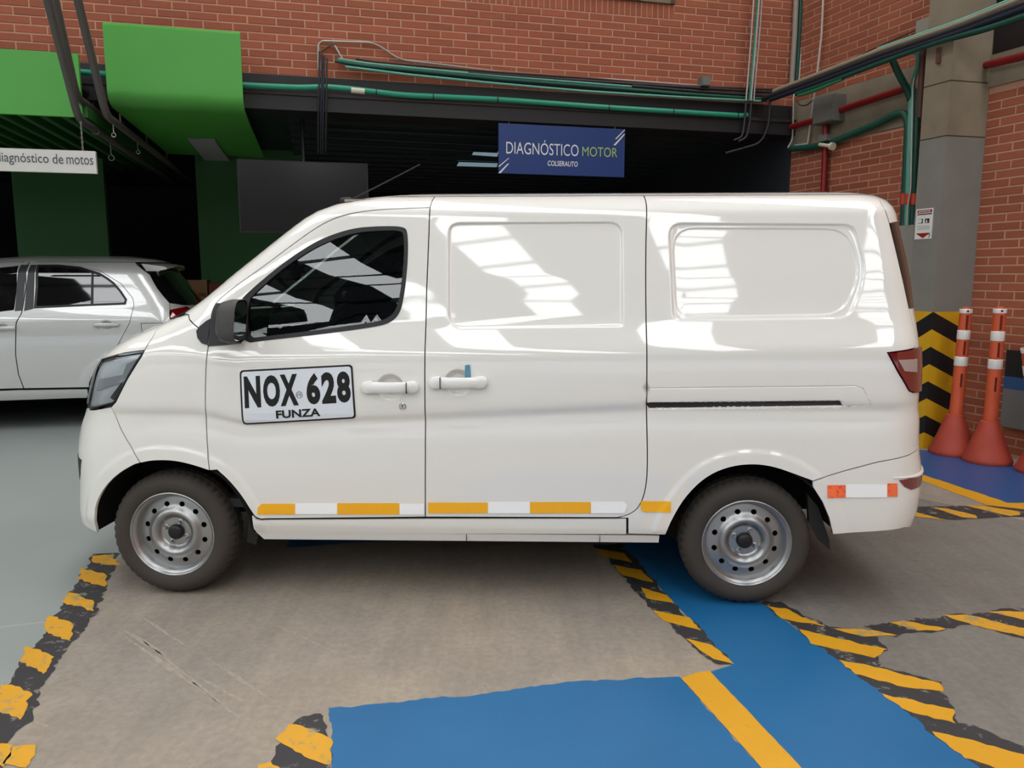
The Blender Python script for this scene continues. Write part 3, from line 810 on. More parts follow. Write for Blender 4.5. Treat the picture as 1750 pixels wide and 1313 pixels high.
def feat_van(x, z):
    y = .010*sstep((sdf_poly(stamp1, x, z)+.003)/.012)
    y = y + .008*sstep((sdf_poly(stamp2, x, z)+.003)/.013) + .005*sstep((sdf_poly(stamp2i, x, z)+.003)/.010)
    for c, rx, rz in ((hand1, .062, .058), (hand2, .062, .058)):
        r2 = ((x-c[0])/rx)**2 + ((z-c[1])/rz)**2
        y = y + .024*sstep((1.05-r2)/.75)
    for A in (arch_f, arch_r):
        y = y - .006*sstep((.075-dist_line(A, x, z))/.03)*sstep((z-.30)/.05)
    sd = sdf_poly(cover, x, z); y = y + .004*sstep(1-np.abs(sd)/.0035)
    y = y + .012*sstep((sdf_poly(slot, x, z)+.001)/.004)
    return y
van.feats = [feat_van]
ex_s1 = ring_points(stamp1, (-.006, -.003, .001, .005, .009, .013)); ex_s2 = ring_points(stamp2, (-.006, -.003, .001, .005, .0095))+ring_points(stamp2i, (-.0035, 0., .004, .0075))
ex_arch = line_points(arch_f, (.015, .035, .045, .053, .061, .069, .076, .085)) + line_points(arch_r, (.015, .035, .045, .053, .061, .069, .076, .085))
def ell(c, rx, rz): return [np.array([c[0]+rx*k*math.cos(t), c[1]+rz*k*math.sin(t)]) for k in (1.04, .96, .86, .76, .66, .54, .4, .2) for t in np.linspace(0, 2*math.pi, 28)[:-1]]
ex_h1, ex_h2 = ell(hand1, .062, .058), ell(hand2, .062, .058)
ex_cover = ring_points(cover, (-.0045, -.0022, 0, .0022, .0045), .02) + ring_points(slot, (-.002, .0015, .004), .02)
def crease_rows(x0, x1):
    out = []
    for x in np.arange(x0, x1, .03):
        for zz, k in (('a', np.interp(x, [.4, 1.19, 2.14, 3.1], [.822, .862, .912, .921])), ('b', np.interp(x, [.2, .46, .92, 1.6, 2.13, 3.09], [1.06, 1.085, 1.112, 1.124, 1.135, 1.160])), ('c', np.array(1.739))):
            for d in (-.04, -.028, -.018, -.01, -.003, .003, .01, .018, .028): out.append((x, float(k)+d))
    return out
def Cf(z): return np.array([van.qrange(z)[0]+.0006, z])
def Cr(z): return np.array([van.qrange(z)[1]-.0006, z])
def gq(g, z):
    xf, xr, L, R = van.pars(z); return np.array([xf+L-L*math.pi/2*g, z])
def gqr(g, z):
    xf, xr, L, R = van.pars(z); return np.array([xr-R+R*math.pi/2*g, z])

vroot = thing('cargo_van', 'white cargo van parked across the bay with black and white number board on its door', 'van', V_O, V_YAW)
L = vqs
door_front = L([(356, 592), (352.6, 617), (351, 667), (352.6, 721), (355.5, 775), (359, 804)])
door_low = chaikin(L([(372, 803), (392, 821), (413, 846), (431, 875), (438, 884), (447, 887)]))
door_rear = L([(727, 884), (727, 770), (726, 650), (729, 500), (733, 400), (735, 355)])
door_top = chaikin(L([(700, 356), (637, 359), (587, 367), (546, 385), (500, 418), (443, 461), (397, 493), (370, 516), (363, 530), (361, 546), (358, 572)]))
win_out = chaikin(L([(408, 517), (427, 497), (477, 455), (523, 423), (557, 405), (603, 390), (649, 386.5), (690, 387), (697.5, 397), (697, 454), (690, 511), (683, 537), (667, 552), (642, 559), (546, 572), (454, 582), (412, 588)]), 2, True)
win_in = chaikin(L([(424, 515), (436, 501), (482, 460), (527, 430), (560, 413), (605, 398), (649, 394), (684, 394), (691, 401), (690, 454), (683, 509), (676, 532), (662, 545), (640, 551), (546, 564), (454, 575), (422, 579)]), 2, True)
slide_rear = chaikin(L([(1101, 336), (1103, 450), (1105, 580), (1105, 690), (1107, 800), (1103, 840), (1092, 868), (1075, 880), (1055, 885)]))
ZSEAM = 1.803
dr = [np.array([p[0], p[1]]) for p in door_rear]
seam_top = np.array([dr[-1][0]+.004, ZSEAM])
hood_seam = L([(247, 599), (262, 575), (273, 559)]) + [np.array([.025, 1.268])]
cowl = L([(322, 538), (341, 562)])
lamp_edge = L([(192, 691), (198, 687), (217.6, 648), (242, 609), (247, 599)])
bump_gap = L([(190, 696), (205, 730), (225, 765), (241, 791)])
arch_f_px = chaikin(L([(243, 791), (261, 787), (296, 787), (328, 794), (358, 804)]))[1:-1]
quarter_rear = L([(1497, 336), (1507, 350), (1520, 382), (1540, 466), (1560, 555), (1566, 583), (1561, 596)])
lamp_in = L([(1517, 603), (1535, 637), (1553, 668), (1560, 671)])
bump_r = L([(1388, 822), (1440, 806), (1500, 790), (1566, 770)])
arch_r_px = chaikin(L([(1356, 810), (1319, 797), (1281.5, 793), (1240.5, 799), (1203, 817), (1169.5, 851), (1147, 890), (1137, 914)]))

P_door = door_front + door_low + dr + door_top
P_slide = [seam_top, *reversed(dr)][0:1] + [dr[-1-i] for i in range(len(dr))] + list(reversed(slide_rear))[0:] + [np.array([slide_rear[0][0], ZSEAM])]
P_quarter = [np.array([slide_rear[0][0], ZSEAM])] + slide_rear[:-1] + L([(1073, 886), (1073, 913)]) + list(reversed(arch_r_px)) + bump_r + [gqr(.72, .80), gqr(.72, .95)] + list(reversed(lamp_in)) + list(reversed(quarter_rear))
P_quarter[-1] = np.array([P_quarter[-1][0], ZSEAM])
P_fender = hood_seam + cowl + L([(350, 580)]) + door_front + list(reversed(arch_f_px)) + list(reversed(bump_gap)) + lamp_edge[1:-1]
P_hood = hood_seam + [gq(.8, 1.272), Cf(1.276), Cf(1.24), Cf(1.18), Cf(1.12), Cf(1.07), gq(.75, 1.075)] + L([(181, 612), (215, 603)])
P_lamp = L([(181, 612), (215, 603)]) + list(reversed(lamp_edge)) + [vq(160, 699), gq(.66, .835), gq(.70, .95), gq(.72, 1.06)]
P_grille = [gq(.72, 1.06), gq(.70, .95), gq(.66, .835), Cf(.835), Cf(.95), Cf(1.06)]
P_bump = [gq(.66, .83)] + L([(160, 701)]) + bump_gap + chaikin(L([(238, 792), (230, 794), (203, 810), (180, 833), (165, 861), (163, 885), (166, 910)])) + [gq(.55, .30), gq(.8, .30), Cf(.30), Cf(.5), Cf(.7), Cf(.83)]
P_pillar = [gq(.70, 1.285), gq(.70, 1.45), gq(.70, 1.6), gq(.70, 1.74), gq(.8, 1.758), Cf(1.765), Cf(ZSEAM), gq(.7, ZSEAM), gq(.4, ZSEAM), np.array([1.0, ZSEAM]), seam_top, dr[-1]] + door_top + door_front[:1] + L([(350, 580)]) + list(reversed(cowl))
P_rocker = L([(447, 889), (590, 888), (725, 887), (1055, 887), (1071, 886), (1071, 914), (800, 913), (600, 912), (440, 911), (434, 905), (431, 880), (438, 887)])
P_rbump = list(bump_r) + [gqr(.75, .712), Cr(.715), Cr(.6), Cr(.45), Cr(.32), gqr(.8, .315)] + L([(1545, 902), (1510, 908), (1422, 913), (1416, 885), (1404.6, 858), (1388, 832)])
qe = quarter_rear
P_gate_top = [np.array([qe[0][0], ZSEAM])] + qe[1:3] + [gqr(.62, 1.69), Cr(1.69), Cr(1.75), Cr(ZSEAM)]
P_gate_glass = [qe[2]] + qe[3:4] + L([(1553, 527)]) + [gqr(.62, 1.315), Cr(1.315), Cr(1.5), Cr(1.69), gqr(.62, 1.69)]
P_gate_low = L([(1553, 527)]) + qe[4:6] + [qe[6], gqr(.55, 1.15), gqr(.85, 1.15), gqr(.85, .95), gqr(.72, .95), gqr(.72, .80), bump_r[-1], gqr(.75, .718), Cr(.72), Cr(.9), Cr(1.1), Cr(1.315), gqr(.62, 1.315)]
P_tail = list(lamp_in) + [gqr(.72, .955), gqr(.85, .955), gqr(.85, 1.148), gqr(.55, 1.148)] + [qe[6]]

cr = crease_rows(.2, 3.2) + ex_arch
doors = []
for mi in (False, True):
    fd = panel(van, 'front_door', P_door, white, vroot, holes=[win_out], extra=ex_h1+cr, mirror=mi); doors.append(fd)
    panel(van, 'window_frame', win_out, black_plastic, fd, holes=[win_in], step=.02, off=.002, gap=0, rim=.03, mirror=mi)
    panel(van, 'window_glass', win_in, side_glass, fd, step=.05, off=-.006, gap=-.004, rim=.003, mirror=mi)
    sail = [door_front[0]] + L([(358, 572), (361, 546), (364, 531), (370, 519), (408, 517), (413, 587)]) + L([(386, 590)])
    panel(van, 'mirror_sail', sail, black_plastic, fd, step=.02, off=.004, gap=.0, rim=.02, mirror=mi)
    sd = panel(van, 'sliding_door', P_slide, white, vroot, extra=ex_s1+ex_h2+cr, mirror=mi); doors.append(sd)
    qp = panel(van, 'quarter_panel', P_quarter, white, vroot, extra=ex_s2+ex_cover+cr, mirror=mi)
    panel(van, 'sliding_door_rail', np.array([van.q_of(*p)*np.array([1, 0])+np.array([0, p[1]]) for p in slot]), mat('rail_rubber', (40, 36, 36), .5), qp, step=.02, off=.003, gap=.0015, rim=.004, mirror=mi)
    panel(van, 'front_fender', P_fender, white, vroot, extra=[(van.q_of(p[0], p[1]), p[1]) for p in cr if p[0] > van.pars(p[1])[0]+.01], mirror=mi)
    panel(van, 'rocker_panel', P_rocker, white, vroot, step=.02, mirror=mi)
    hl = bpy.data.objects.new('headlight', None); COL.objects.link(hl); hl.parent = vroot; ORG[hl] = ORG[vroot]
    panel(van, 'lens', P_lamp, lens_clear, hl, step=.02, off=.003, rim=.006, mirror=mi)
    panel(van, 'reflector_bowl', P_lamp, reflector, hl, step=.02, off=-.014, gap=.006, rim=.002, mirror=mi)
    panel(van, 'bezel', P_lamp, mat('lamp_bezel', (52, 52, 54), .35), hl, holes=[offset_poly(resample(P_lamp, .03), .009)], step=.015, off=-.001, gap=.002, rim=.018, mirror=mi)
    b1 = L([(168, 648), (214, 640), (207, 654), (163, 668)])
    panel(van, 'reflector_bar', b1, mat('lamp_bright', (228, 230, 232), .12, metal=.6), hl, step=.012, off=-.004, gap=0, rim=.012, mirror=mi)
    b2 = L([(214, 622), (236, 612), (212, 652), (203, 655)])
    panel(van, 'reflector_cup', b2, mat('lamp_bright', (228, 230, 232), .12), hl, step=.012, off=-.008, gap=0, rim=.008, mirror=mi)
    b3 = L([(186, 680), (206, 654), (200, 672), (193, 685)])
    panel(van, 'lamp_housing', b3, mat('lamp_bezel', (52, 52, 54), .35), hl, step=.012, off=-.006, gap=0, rim=.008, mirror=mi)
    tl = panel(van, 'tail_light', P_tail, lamp_red, vroot, step=.02, off=.010, gap=.002, rim=.03, mirror=mi)
    panel(van, 'reversing_lens', L([(1533, 615), (1563, 613), (1563, 636), (1543, 634)]), lamp_white, tl, step=.012, off=.012, gap=0, rim=.003, mirror=mi)
roof_rows = 14
def roof_mesh():
    mb_v, mb_f, nn = [], [], []
    cols = 90
    zs = [ZSEAM+.002 + (van.ztop-.0004-ZSEAM)*math.sin(i/roof_rows*math.pi/2) for i in range(roof_rows+1)]
    zs[-1] = van.ztop-.0004
    for z in zs:
        a, b = van.qrange(z); t = np.linspace(0, 1, cols); t = .5-.5*np.cos(t*math.pi); t = .35*t+.65*np.linspace(0, 1, cols)
        q = a+.0006+(b-a-.0012)*t
        for X, N_ in zip(van.S(q, np.full(cols, z)), van.normals(q, np.full(cols, z), .0004)): mb_v.append(X); nn.append(N_)
    for i in range(roof_rows):
        for k in range(cols-1):
            A = i*cols+k; mb_f.append((A, A+1, A+cols+1, A+cols))
    v = np.array(mb_v); n = np.array(nn); k = len(v)
    n[n[:, 2] < 0] *= -1
    v2 = v.copy(); v2[:, 1] = 2*VW-v2[:, 1]; n2 = n.copy(); n2[:, 1] *= -1
    f = mb_f + [tuple(i+k for i in reversed(t)) for t in mb_f]
    # close the narrow ridge between the two halves
    top = roof_rows*cols
    f += [(top+j, top+j+1, k+top+j+1, k+top+j) for j in range(cols-1)]
    # and a downturned lip below the seam
    return link_mesh('roof_panel', np.vstack([v, v2]), f, white, vroot, True, normals=np.vstack([n, n2]))
roof_mesh()
panel(van, 'windshield_pillars', P_pillar, white, vroot, both=True)
panel(van, 'hood', P_hood, white, vroot, both=True)
panel(van, 'windshield', [gq(.70, 1.285), gq(.70, 1.45), gq(.70, 1.6), gq(.70, 1.74), gq(.8, 1.758), Cf(1.765), Cf(1.6), Cf(1.45), Cf(1.285)], side_glass, vroot, both=True, gap=.001, off=-.004, rim=.0005)
panel(van, 'grille', P_grille, black_plastic, vroot, both=True)
fb = panel(van, 'front_bumper', P_bump, white, vroot, extra=[(van.q_of(p[0], p[1]), p[1]) for p in ex_arch if p[0] < .1 and .25 < p[1] < .9 and p[0] > van.pars(p[1])[0]+.01], both=True)
for mi in (False, True): panel(van, 'fog_lamp_recess', [gq(.44, .615), gq(.60, .62), gq(.66, .60), gq(.66, .50), gq(.56, .50), gq(.50, .53)], black_plastic, fb, off=.002, gap=0, rim=.004, mirror=mi, step=.02)
rb = panel(van, 'rear_bumper', P_rbump, white, vroot, extra=[p for p in ex_arch if p[0] > 2.8], both=True)
for mi in (False, True):
    panel(van, 'rear_reflector', L([(1536, 821), (1560, 816)]) + [gqr(.60, .592), gqr(.60, .545)] + L([(1556, 837), (1545, 832)]), lamp_red, rb, off=.003, gap=0, rim=.004, step=.015, mirror=mi)
panel(van, 'tailgate_spoiler', P_gate_top, white, vroot, both=True)
panel(van, 'tailgate_window', P_gate_glass, dark_glass, vroot, both=True, gap=.002)
panel(van, 'tailgate', P_gate_low, white, vroot, both=True)
# bulge along the rear bumper top
mb = MB()
for s_ in (0,):
    pts = [van.S(*gqr(g, .600)) for g in np.linspace(.12, .999, 20)]
    pts = [p + np.array([0.0, 0, 0]) for p in pts]
    pts2 = [np.array([p[0], 2*VW-p[1], p[2]]) for p in reversed(pts)]
    mb.tube([*pts, *pts2], [max(.004, .009*min(1, i/6, (39-i)/6)) for i in range(40)], 8)
mb.build('bumper_rib', white, rb, 40, True)
# dark seals behind the panel gaps
def seal(lines, name='panel_seal', w=.014, depth=.011, mirror=False):
    v, f = [], []
    for ln in lines:
        pts = np.array(resample(ln, .03, False)); k = len(v)
        for i, p in enumerate(pts):
            t = pts[min(i+1, len(pts)-1)]-pts[max(i-1, 0)]; t /= np.linalg.norm(t)+1e-9; n = np.array([-t[1], t[0]])
            for s_ in (-1, 1):
                c = p+n*w*s_
                X = van.S(c[0], c[1], False)-van.normals(np.array(c[0]), np.array(c[1]))*depth
                if mirror: X = X.copy(); X[1] = 2*VW-X[1]
                v.append(X)
        for i in range(len(pts)-1): f.append((k+2*i, k+2*i+1, k+2*i+3, k+2*i+2))
    return link_mesh(name, v, f, seal_black, vroot, True)
for mi in (False, True):
    seal([[*door_front], [*door_low, *dr[:1]], dr + [seam_top], list(reversed(door_top)) + [], [door_top[-1], door_front[0]], slide_rear + [], [np.array([slide_rear[0][0], ZSEAM]), slide_rear[0]], [dr[0], slide_rear[-1]], [dr[-1], door_top[0]], hood_seam, cowl + L([(350, 580)]), bump_gap, bump_r, quarter_rear, [gqr(.72, .80), gqr(.72, .95)], [bump_r[-1], gqr(.72, .8)], L([(447, 888), (1055, 886), (1072, 886), (1072, 914)])], mirror=mi)
    seal([[np.array([1.0, ZSEAM]), np.array([2.0, ZSEAM]), np.array([3.1, ZSEAM])]], 'roof_seal', .01, .016, mi)
# headlamp back shells
for mi in (False, True):
    panel(van, 'headlight_shell', P_lamp, seal_black, vroot, step=.03, off=-.05, gap=-.004, rim=.002, mirror=mi)
    panel(van, 'lamp_well', P_tail, seal_black, vroot, step=.03, off=-.03, gap=-.004, rim=.002, mirror=mi)

# handles, lock, strips of tape and the number board
def door_handle(cx, cz, parent, flip, mi, tape=False):
    def Y(y): return 2*VW-y if mi else y
    def bld(mb, name, m, par, sm=50):
        if mi: mb.v = [np.array([p[0], 2*VW-p[1], p[2]]) for p in mb.v]; mb.f = [tuple(reversed(f)) for f in mb.f]
        return mb.build(name, m, par, sm, True)
    y0 = float(van.S(cx, cz, False)[1])
    w, h = .118, .0245
    mb = MB(); prof = []
    n = 24
    for i in range(n+1):
        t = -1+2*i/n; x = cx + t*w
        r = h*math.sqrt(max(0, 1-max(0, (abs(t)-.80)/.20)**2))+.0005
        out = .016+.018*(1-t*t)
        prof.append([np.array([x, y0-out*1.0+(.010 if False else 0)+.016*(1-math.cos(a))*.5 if False else y0-out+.010*(1-math.cos(a)), cz+r*math.sin(a)*.95+ (0.002*t)]) for a in np.linspace(-math.pi/2, math.pi/2, 9)] + [np.array([x, y0-out+.018, cz+r*.95]), np.array([x, y0-out+.018, cz-r*.95])])
    m_ = len(prof[0]); mb.v = [p for r in prof for p in r]
    for i in range(n):
        for k in range(m_): mb.f.append((i*m_+k, i*m_+(k+1) % m_, (i+1)*m_+(k+1) % m_, (i+1)*m_+k))
    mb.f.append(tuple(range(m_))); mb.f.append(tuple(n*m_+k for k in reversed(range(m_))))
    hd = bld(mb, 'door_handle', white_plastic, parent)
    fix_normals(hd)
    for s_ in (-1, 1):
        e0, e1_ = cx+s_*w*.66, cx+s_*w*.86
        out_ = [(e1_+s_*h*math.sin(a), cz+.002*s_+h*math.cos(a)) for a in np.linspace(0, math.pi, 13)] + [(e0, cz-h), (e0, cz+h)]
        mm = MB(); n_ = len(out_); cc = np.mean(out_, 0)
        for sc_, yo in ((1.06, .006), (1.06, -.012), (1.0, -.018), (.8, -.021)): mm.v += [np.array([cc[0]+(p[0]-cc[0])*sc_, y0+yo, cc[1]+(p[1]-cc[1])*sc_]) for p in out_]
        for i in range(3):
            for k in range(n_): mm.f.append((i*n_+k, i*n_+(k+1) % n_, (i+1)*n_+(k+1) % n_, (i+1)*n_+k))
        mm.f.append(tuple(3*n_+k for k in range(n_)))
        fix_normals(bld(mm, 'handle_mount', white_plastic, parent))
    e = cx + (flip*w*.63)
    bld(MB().box((e, y0-.026, cz), (.0022, .018, h*1.95)), 'handle_seam', seal_black, parent, None)
    return hd, y0
for mi in (False, True):
    door_handle(hand1[0], hand1[1], doors[0 if not mi else 2], 1, mi)
    door_handle(hand2[0], hand2[1], doors[1 if not mi else 3], -1, mi)
c = vx(688, 695); y0 = float(van.S(c[0], c[1])[1])
lk = MB().lathe([(0, -.006), (.006, -.006), (.0095, -.005), (.013, -.006), (.0165, -.002), (.0165, .004)], (c[0], y0, c[1]), (0, 1, 0), 24).build('door_lock', chrome, doors[0], 40, True)
MB().box((c[0], y0-.0065, c[1]), (.002, .001, .009)).build('key_slot', seal_black, lk, None, True)
def sticker(px, m, name, parent, off=.0022, step=.02):
    return panel(van, name, L(px), m, parent, step=step, off=off, gap=0, rim=.0015)
blue_tape = mat('blue_masking_tape', (96, 150, 176), .6, var=.05, vs=60)
q0 = hand2[0]+.040
MB().hexa([np.array(p) for p in ((q0-.012, -.001, hand2[1]+.020), (q0+.016, -.001, hand2[1]+.020), (q0+.016, .001, hand2[1]+.020), (q0-.012, .001, hand2[1]+.020), (q0-.009, -.006, hand2[1]+.075), (q0+.011, -.006, hand2[1]+.078), (q0+.011, -.004, hand2[1]+.078), (q0-.009, -.004, hand2[1]+.075))]).build('masking_tape', blue_tape, doors[1], None, True)
yel = worn('yellow_reflective_tape', (255, 184, 28), (214, 60, 20), .30, 22, .3, .05, 200, .02)
ora = worn('orange_reflective_tape', (255, 120, 70), (240, 70, 40), .42, 60, .3, .05, 200, .02)
wht = mat('white_reflective_tape', (255, 255, 255), .25)
def tape(x0, x1, v0, v1, m, parent, cut=0):
    p = [(x0, v0), (x1, v0), (x1, v1), (x0, v1)]
    if cut == 1: p = [(x0+7, v0), (x1, v0), (x1, v1), (x0, v1), (x0, v0+6)]
    if cut == 2: p = [(x0, v0), (x1-6, v0), (x1, v0+6), (x1-5, v1), (x0, v1)]
    if cut == 3: p = [(x0, v0), (x1, v0), (x1, v1), (x0+5, v1), (x0, v1-5)]
    sticker(p, m, 'reflective_tape', parent, .0038, .012)
d0, d1 = doors[0], doors[1]
tape(441, 504.5, 861, 879, yel, d0, 1); tape(505, 576.5, 860, 878.5, wht, d0); tape(577, 682.5, 860, 879, yel, d0); tape(683, 725, 861, 879, wht, d0)
tape(732, 833.5, 859, 877, yel, d1); tape(834, 905.5, 858, 877, wht, d1); tape(906, 1009.5, 858, 877, yel, d1); tape(1010, 1072, 857.5, 877, wht, d1, 2)
qp = [o for o in vroot.children if o.name == 'quarter_panel'][0]
tape(1095, 1146, 856.5, 875, yel, qp, 3)
tape(1413, 1444.5, 829, 850.5, ora, rb); tape(1445, 1515.5, 828, 850, wht, rb); tape(1516, 1533, 826, 848.5, ora, rb)
# number board
bx = [np.array([*vx(*p)]) for p in ((416, 726), (609, 715), (602.5, 623), (410, 633))]
bc = round_poly(bx, .018); bi = round_poly(offset_poly(bx, .0075), .014)
def on_door(p, lift):
    q = van.q_of(p[0], p[1]); return van.S(q, p[1], False) - np.array([0, lift, 0])
plate_w = mat('board_white', (226, 231, 238), .35); plate_k = mat('board_black', (22, 18, 20), .4)
def flat_board(name, pts, lift, m, par, thick=.0015):
    P, T, bd = tri_domain([np.array(p) for p in pts], [], [], .03)
    X = [on_door(p, lift) for p in P]; n = len(X)
    Bk = [x+np.array([0, thick, 0]) for x in X]
    return link_mesh(name, X+Bk, [tuple(t) for t in T] + [(b, a, a+n, b+n) for a, b in bd], m, par, True)
board = flat_board('number_board', bc, .0035, plate_k, doors[0])
flat_board('board_face', bi, .0042, plate_w, board, .0005)
def bilerp(s_, t): return (bx[0]*(1-s_)+bx[1]*s_)*(1-t)+(bx[3]*(1-s_)+bx[2]*s_)*t
def board_text(body, s0, s1, t0, t1, bold, name='number'):
    v, f = text_mesh(body, bold)
    X = [on_door(bilerp(s0+(s1-s0)*p[0], t0+(t1-t0)*p[1]), .0052) for p in v]
    link_mesh(name, X, f, plate_k, board, True)
for ch, s0, s1 in (('N', .035, .180), ('O', .203, .352), ('X', .352, .512), ('6', .585, .705), ('2', .718, .842), ('8', .853, .972)):
    board_text(ch, s0, s1, .31, .885, .05)
board_text('FUNZA', .305, .695, .085, .235, .032, 'place_name')
ring = [bilerp(.520+.026*math.cos(t), .50+.057*math.sin(t)) for t in np.linspace(0, 2*math.pi, 25)]
mbr = MB(); mbr.tube([on_door(p, .0052) for p in ring], .0011, 5, False); mbr.build('round_mark', plate_k, board, None, True)
board_text('rt', .503, .536, .475, .525, .0, 'round_mark_letters')

# mirrors
for mi in (False, True):
    mr = bpy.data.objects.new('door_mirror', None); COL.objects.link(mr); mr.parent = vroot; ORG[mr] = ORG[vroot]
    def yy(p): return np.array([p[0], 2*VW-p[1], p[2]]) if mi else np.array(p)
    cx_, cz_ = .392, 1.262
    rings = []
    for j, (dx, s_, sz_) in enumerate(((-.062, .25, .3), (-.055, .62, .66), (-.036, .88, .9), (-.005, 1, 1), (.03, 1, 1), (.034, .97, .97))):
        R = []
        for k in range(28):
            t = k*2*math.pi/28; c_, sn = math.cos(t), math.sin(t)
            y_ = -.060 + .082*s_*np.sign(c_)*abs(c_)**.55; z_ = cz_ + .092*sz_*np.sign(sn)*abs(sn)**.55
            R.append(yy((cx_+dx+.10*(.0-y_-.07)*.35 + (z_-cz_)*.10, y_, z_)))
        rings.append(R)
    mb = MB(); mb.v = [p for R in rings for p in R]
    for i in range(len(rings)-1):
        for k in range(28): mb.f.append((i*28+k, i*28+(k+1) % 28, (i+1)*28+(k+1) % 28, (i+1)*28+k))
    mb.f.append(tuple(reversed(range(28))))
    fix_normals(mb.build('mirror_housing', grey_plastic, mr, 50, True))
    g = MB(); c0 = np.mean(rings[-1], 0); g.v = [c0+(p-c0)*.93-np.array([.003, 0, 0]) for p in rings[-1]]; g.f = [tuple(range(28))]
    fix_normals(g.build('mirror_glass', mat('mirror_silver', (200, 205, 205), .02, metal=1), mr, None, True))
    fix_normals(MB().hexa([yy(p) for p in ((.30, -.03, 1.19), (.40, -.03, 1.19), (.41, .04, 1.185), (.30, .04, 1.185), (.31, -.03, 1.23), (.39, -.03, 1.23), (.40, .045, 1.24), (.31, .045, 1.24))]).build('mirror_arm', black_plastic, mr, None, True))
# cowl corner piece on the fender
for mi in (False, True):
    panel(van, 'cowl_corner', L([(336, 566), (342, 558), (353, 549), (360, 545), (357, 572), (355, 590), (345, 587), (338, 578)]), black_plastic, vroot, off=.005, gap=0, rim=.01, step=.015, mirror=mi)
panel(van, 'wiper_cowl', [gq(.52, 1.258), gq(.7, 1.278), Cf(1.28), Cf(1.30), gq(.75, 1.296), gq(.55, 1.290)], black_plastic, vroot, both=True, off=.004, gap=0, rim=.01, step=.02)

# wheels
def make_wheel(cx, cy, cz, R=.286, mi=False):
    w = bpy.data.objects.new('wheel', None); COL.objects.link(w); w.parent = vroot; ORG[w] = ORG[vroot]
    w.location = (cx, cy, cz); w.rotation_euler = (0, 0, math.pi if mi else 0)
    seg = 144; wd = .170
    prof = [(.180, .030), (.192, .016), (.200, .008), (.215, .003), (.235, .000), (.252, .004), (.266, .014), (.276, .024), (.2825, .036), (R, .050), (R, .060), (R-.007, .0605), (R-.007, .066), (R, .0665), (R, .085), (R-.007, .0855), (R-.007, .091), (R, .0915)]
    full = prof + [(r, wd-h) for r, h in reversed(prof[:-3])]
    v, f = [], []
    for i, (r, h) in enumerate(full):
        for k in range(seg):
            rr = r
            edge = (.274 < r < R-.0001) or (r >= R-.0001 and (h < .062 or h > wd-.062))
            if edge and k % 3 == 0: rr = r-.0065
            t = k*2*math.pi/seg; v.append((rr*math.cos(t), h, rr*math.sin(t)))
    for i in range(len(full)-1):
        for k in range(seg): f.append((i*seg+k, (i+1)*seg+k, (i+1)*seg+(k+1) % seg, i*seg+(k+1) % seg))
    fix_normals(link_mesh('tyre', v, f, rubber, w, True, 40))
    barrel = MB().lathe([(.180, .032), (.193, .020), (.1965, .014), (.196, .0095), (.1925, .008), (.189, .011), (.1865, .018), (.1845, .020), (.178, .024), (.174, .034), (.170, .048), (.166, .056), (.166, .15)], (0, 0, 0), (0, 1, 0), 64)
    rim = fix_normals(barrel.build('rim', steel, w, 60, True))
    rp = np.array([0, .038, .062, .066, .070, .076, .084, .092, .100, .108, .116, .126, .146, .156, .168])
    hp = np.array([.056, .056, .056, .058, .056, .046, .034, .027, .026, .031, .041, .048, .051, .053, .056])
    rt_ = np.arange(0, .17, .001); ht = gauss(np.interp(rt_, rp, hp), .003, .001)
    circ = lambda r, n, c=(0, 0): [np.array([c[0]+r*math.cos(t), c[1]+r*math.sin(t)]) for t in np.linspace(0, 2*math.pi, n+1)[:-1]]
    holes = []
    for k in range(12):
        t = (k+.5)*math.pi/6; ct, st = math.cos(t), math.sin(t)
        holes.append([np.array([(.1365+.0118*math.cos(a))*ct-.0130*math.sin(a)*st, (.1365+.0118*math.cos(a))*st+.0130*math.sin(a)*ct]) for a in np.linspace(0, 2*math.pi, 15)[:-1]])
    extra = [p for r in np.arange(.034, .166, .005) for p in circ(r, int(20+r*380))]
    P, T, bd = tri_domain(circ(.1665, 72), holes, extra, .009)
    rr = np.hypot(P[:, 0], P[:, 1]); yv = np.interp(rr, rt_, ht)
    X = [np.array([p[0], y_, p[1]]) for p, y_ in zip(P, yv)]
    n0 = len(X); ids = {}
    faces = [tuple(t) for t in T]
    for a, b in bd:
        for i in (a, b):
            if i not in ids: ids[i] = len(X); X.append(X[i]+np.array([0, .006, 0]))
        faces.append((b, a, ids[a], ids[b]))
    link_mesh('wheel_disc', X, faces, steel, w, True, 50)
    bpk = MB().lathe([(0, .09), (.165, .09)], (0, 0, 0), (0, 1, 0), 32); bpk.build('brake_drum', seal_black, w, None, True)
    MB().lathe([(0, .030), (.022, .030), (.030, .034), (.0345, .042), (.036, .058)], (0, 0, 0), (0, 1, 0), 24).build('hub_cap', black_plastic, w, 40, True)
    for k in range(4):
        t = math.pi/4+.35+k*math.pi/2
        MB().lathe([(0, .034), (.007, .034), (.0095, .038), (.0095, .050), (.013, .052), (.013, .060)], (.051*math.cos(t), 0, .051*math.sin(t)), (0, 1, 0), 6).build('wheel_nut', steel, w, 30, True)
    return w
wf, wr_ = (.018, .292), (2.588, .285)
make_wheel(.016, .035, .287); make_wheel(2.594, .035, .287)
make_wheel(.016, 2*VW-.035, .287, mi=True); make_wheel(2.594, 2*VW-.035, .287, mi=True)

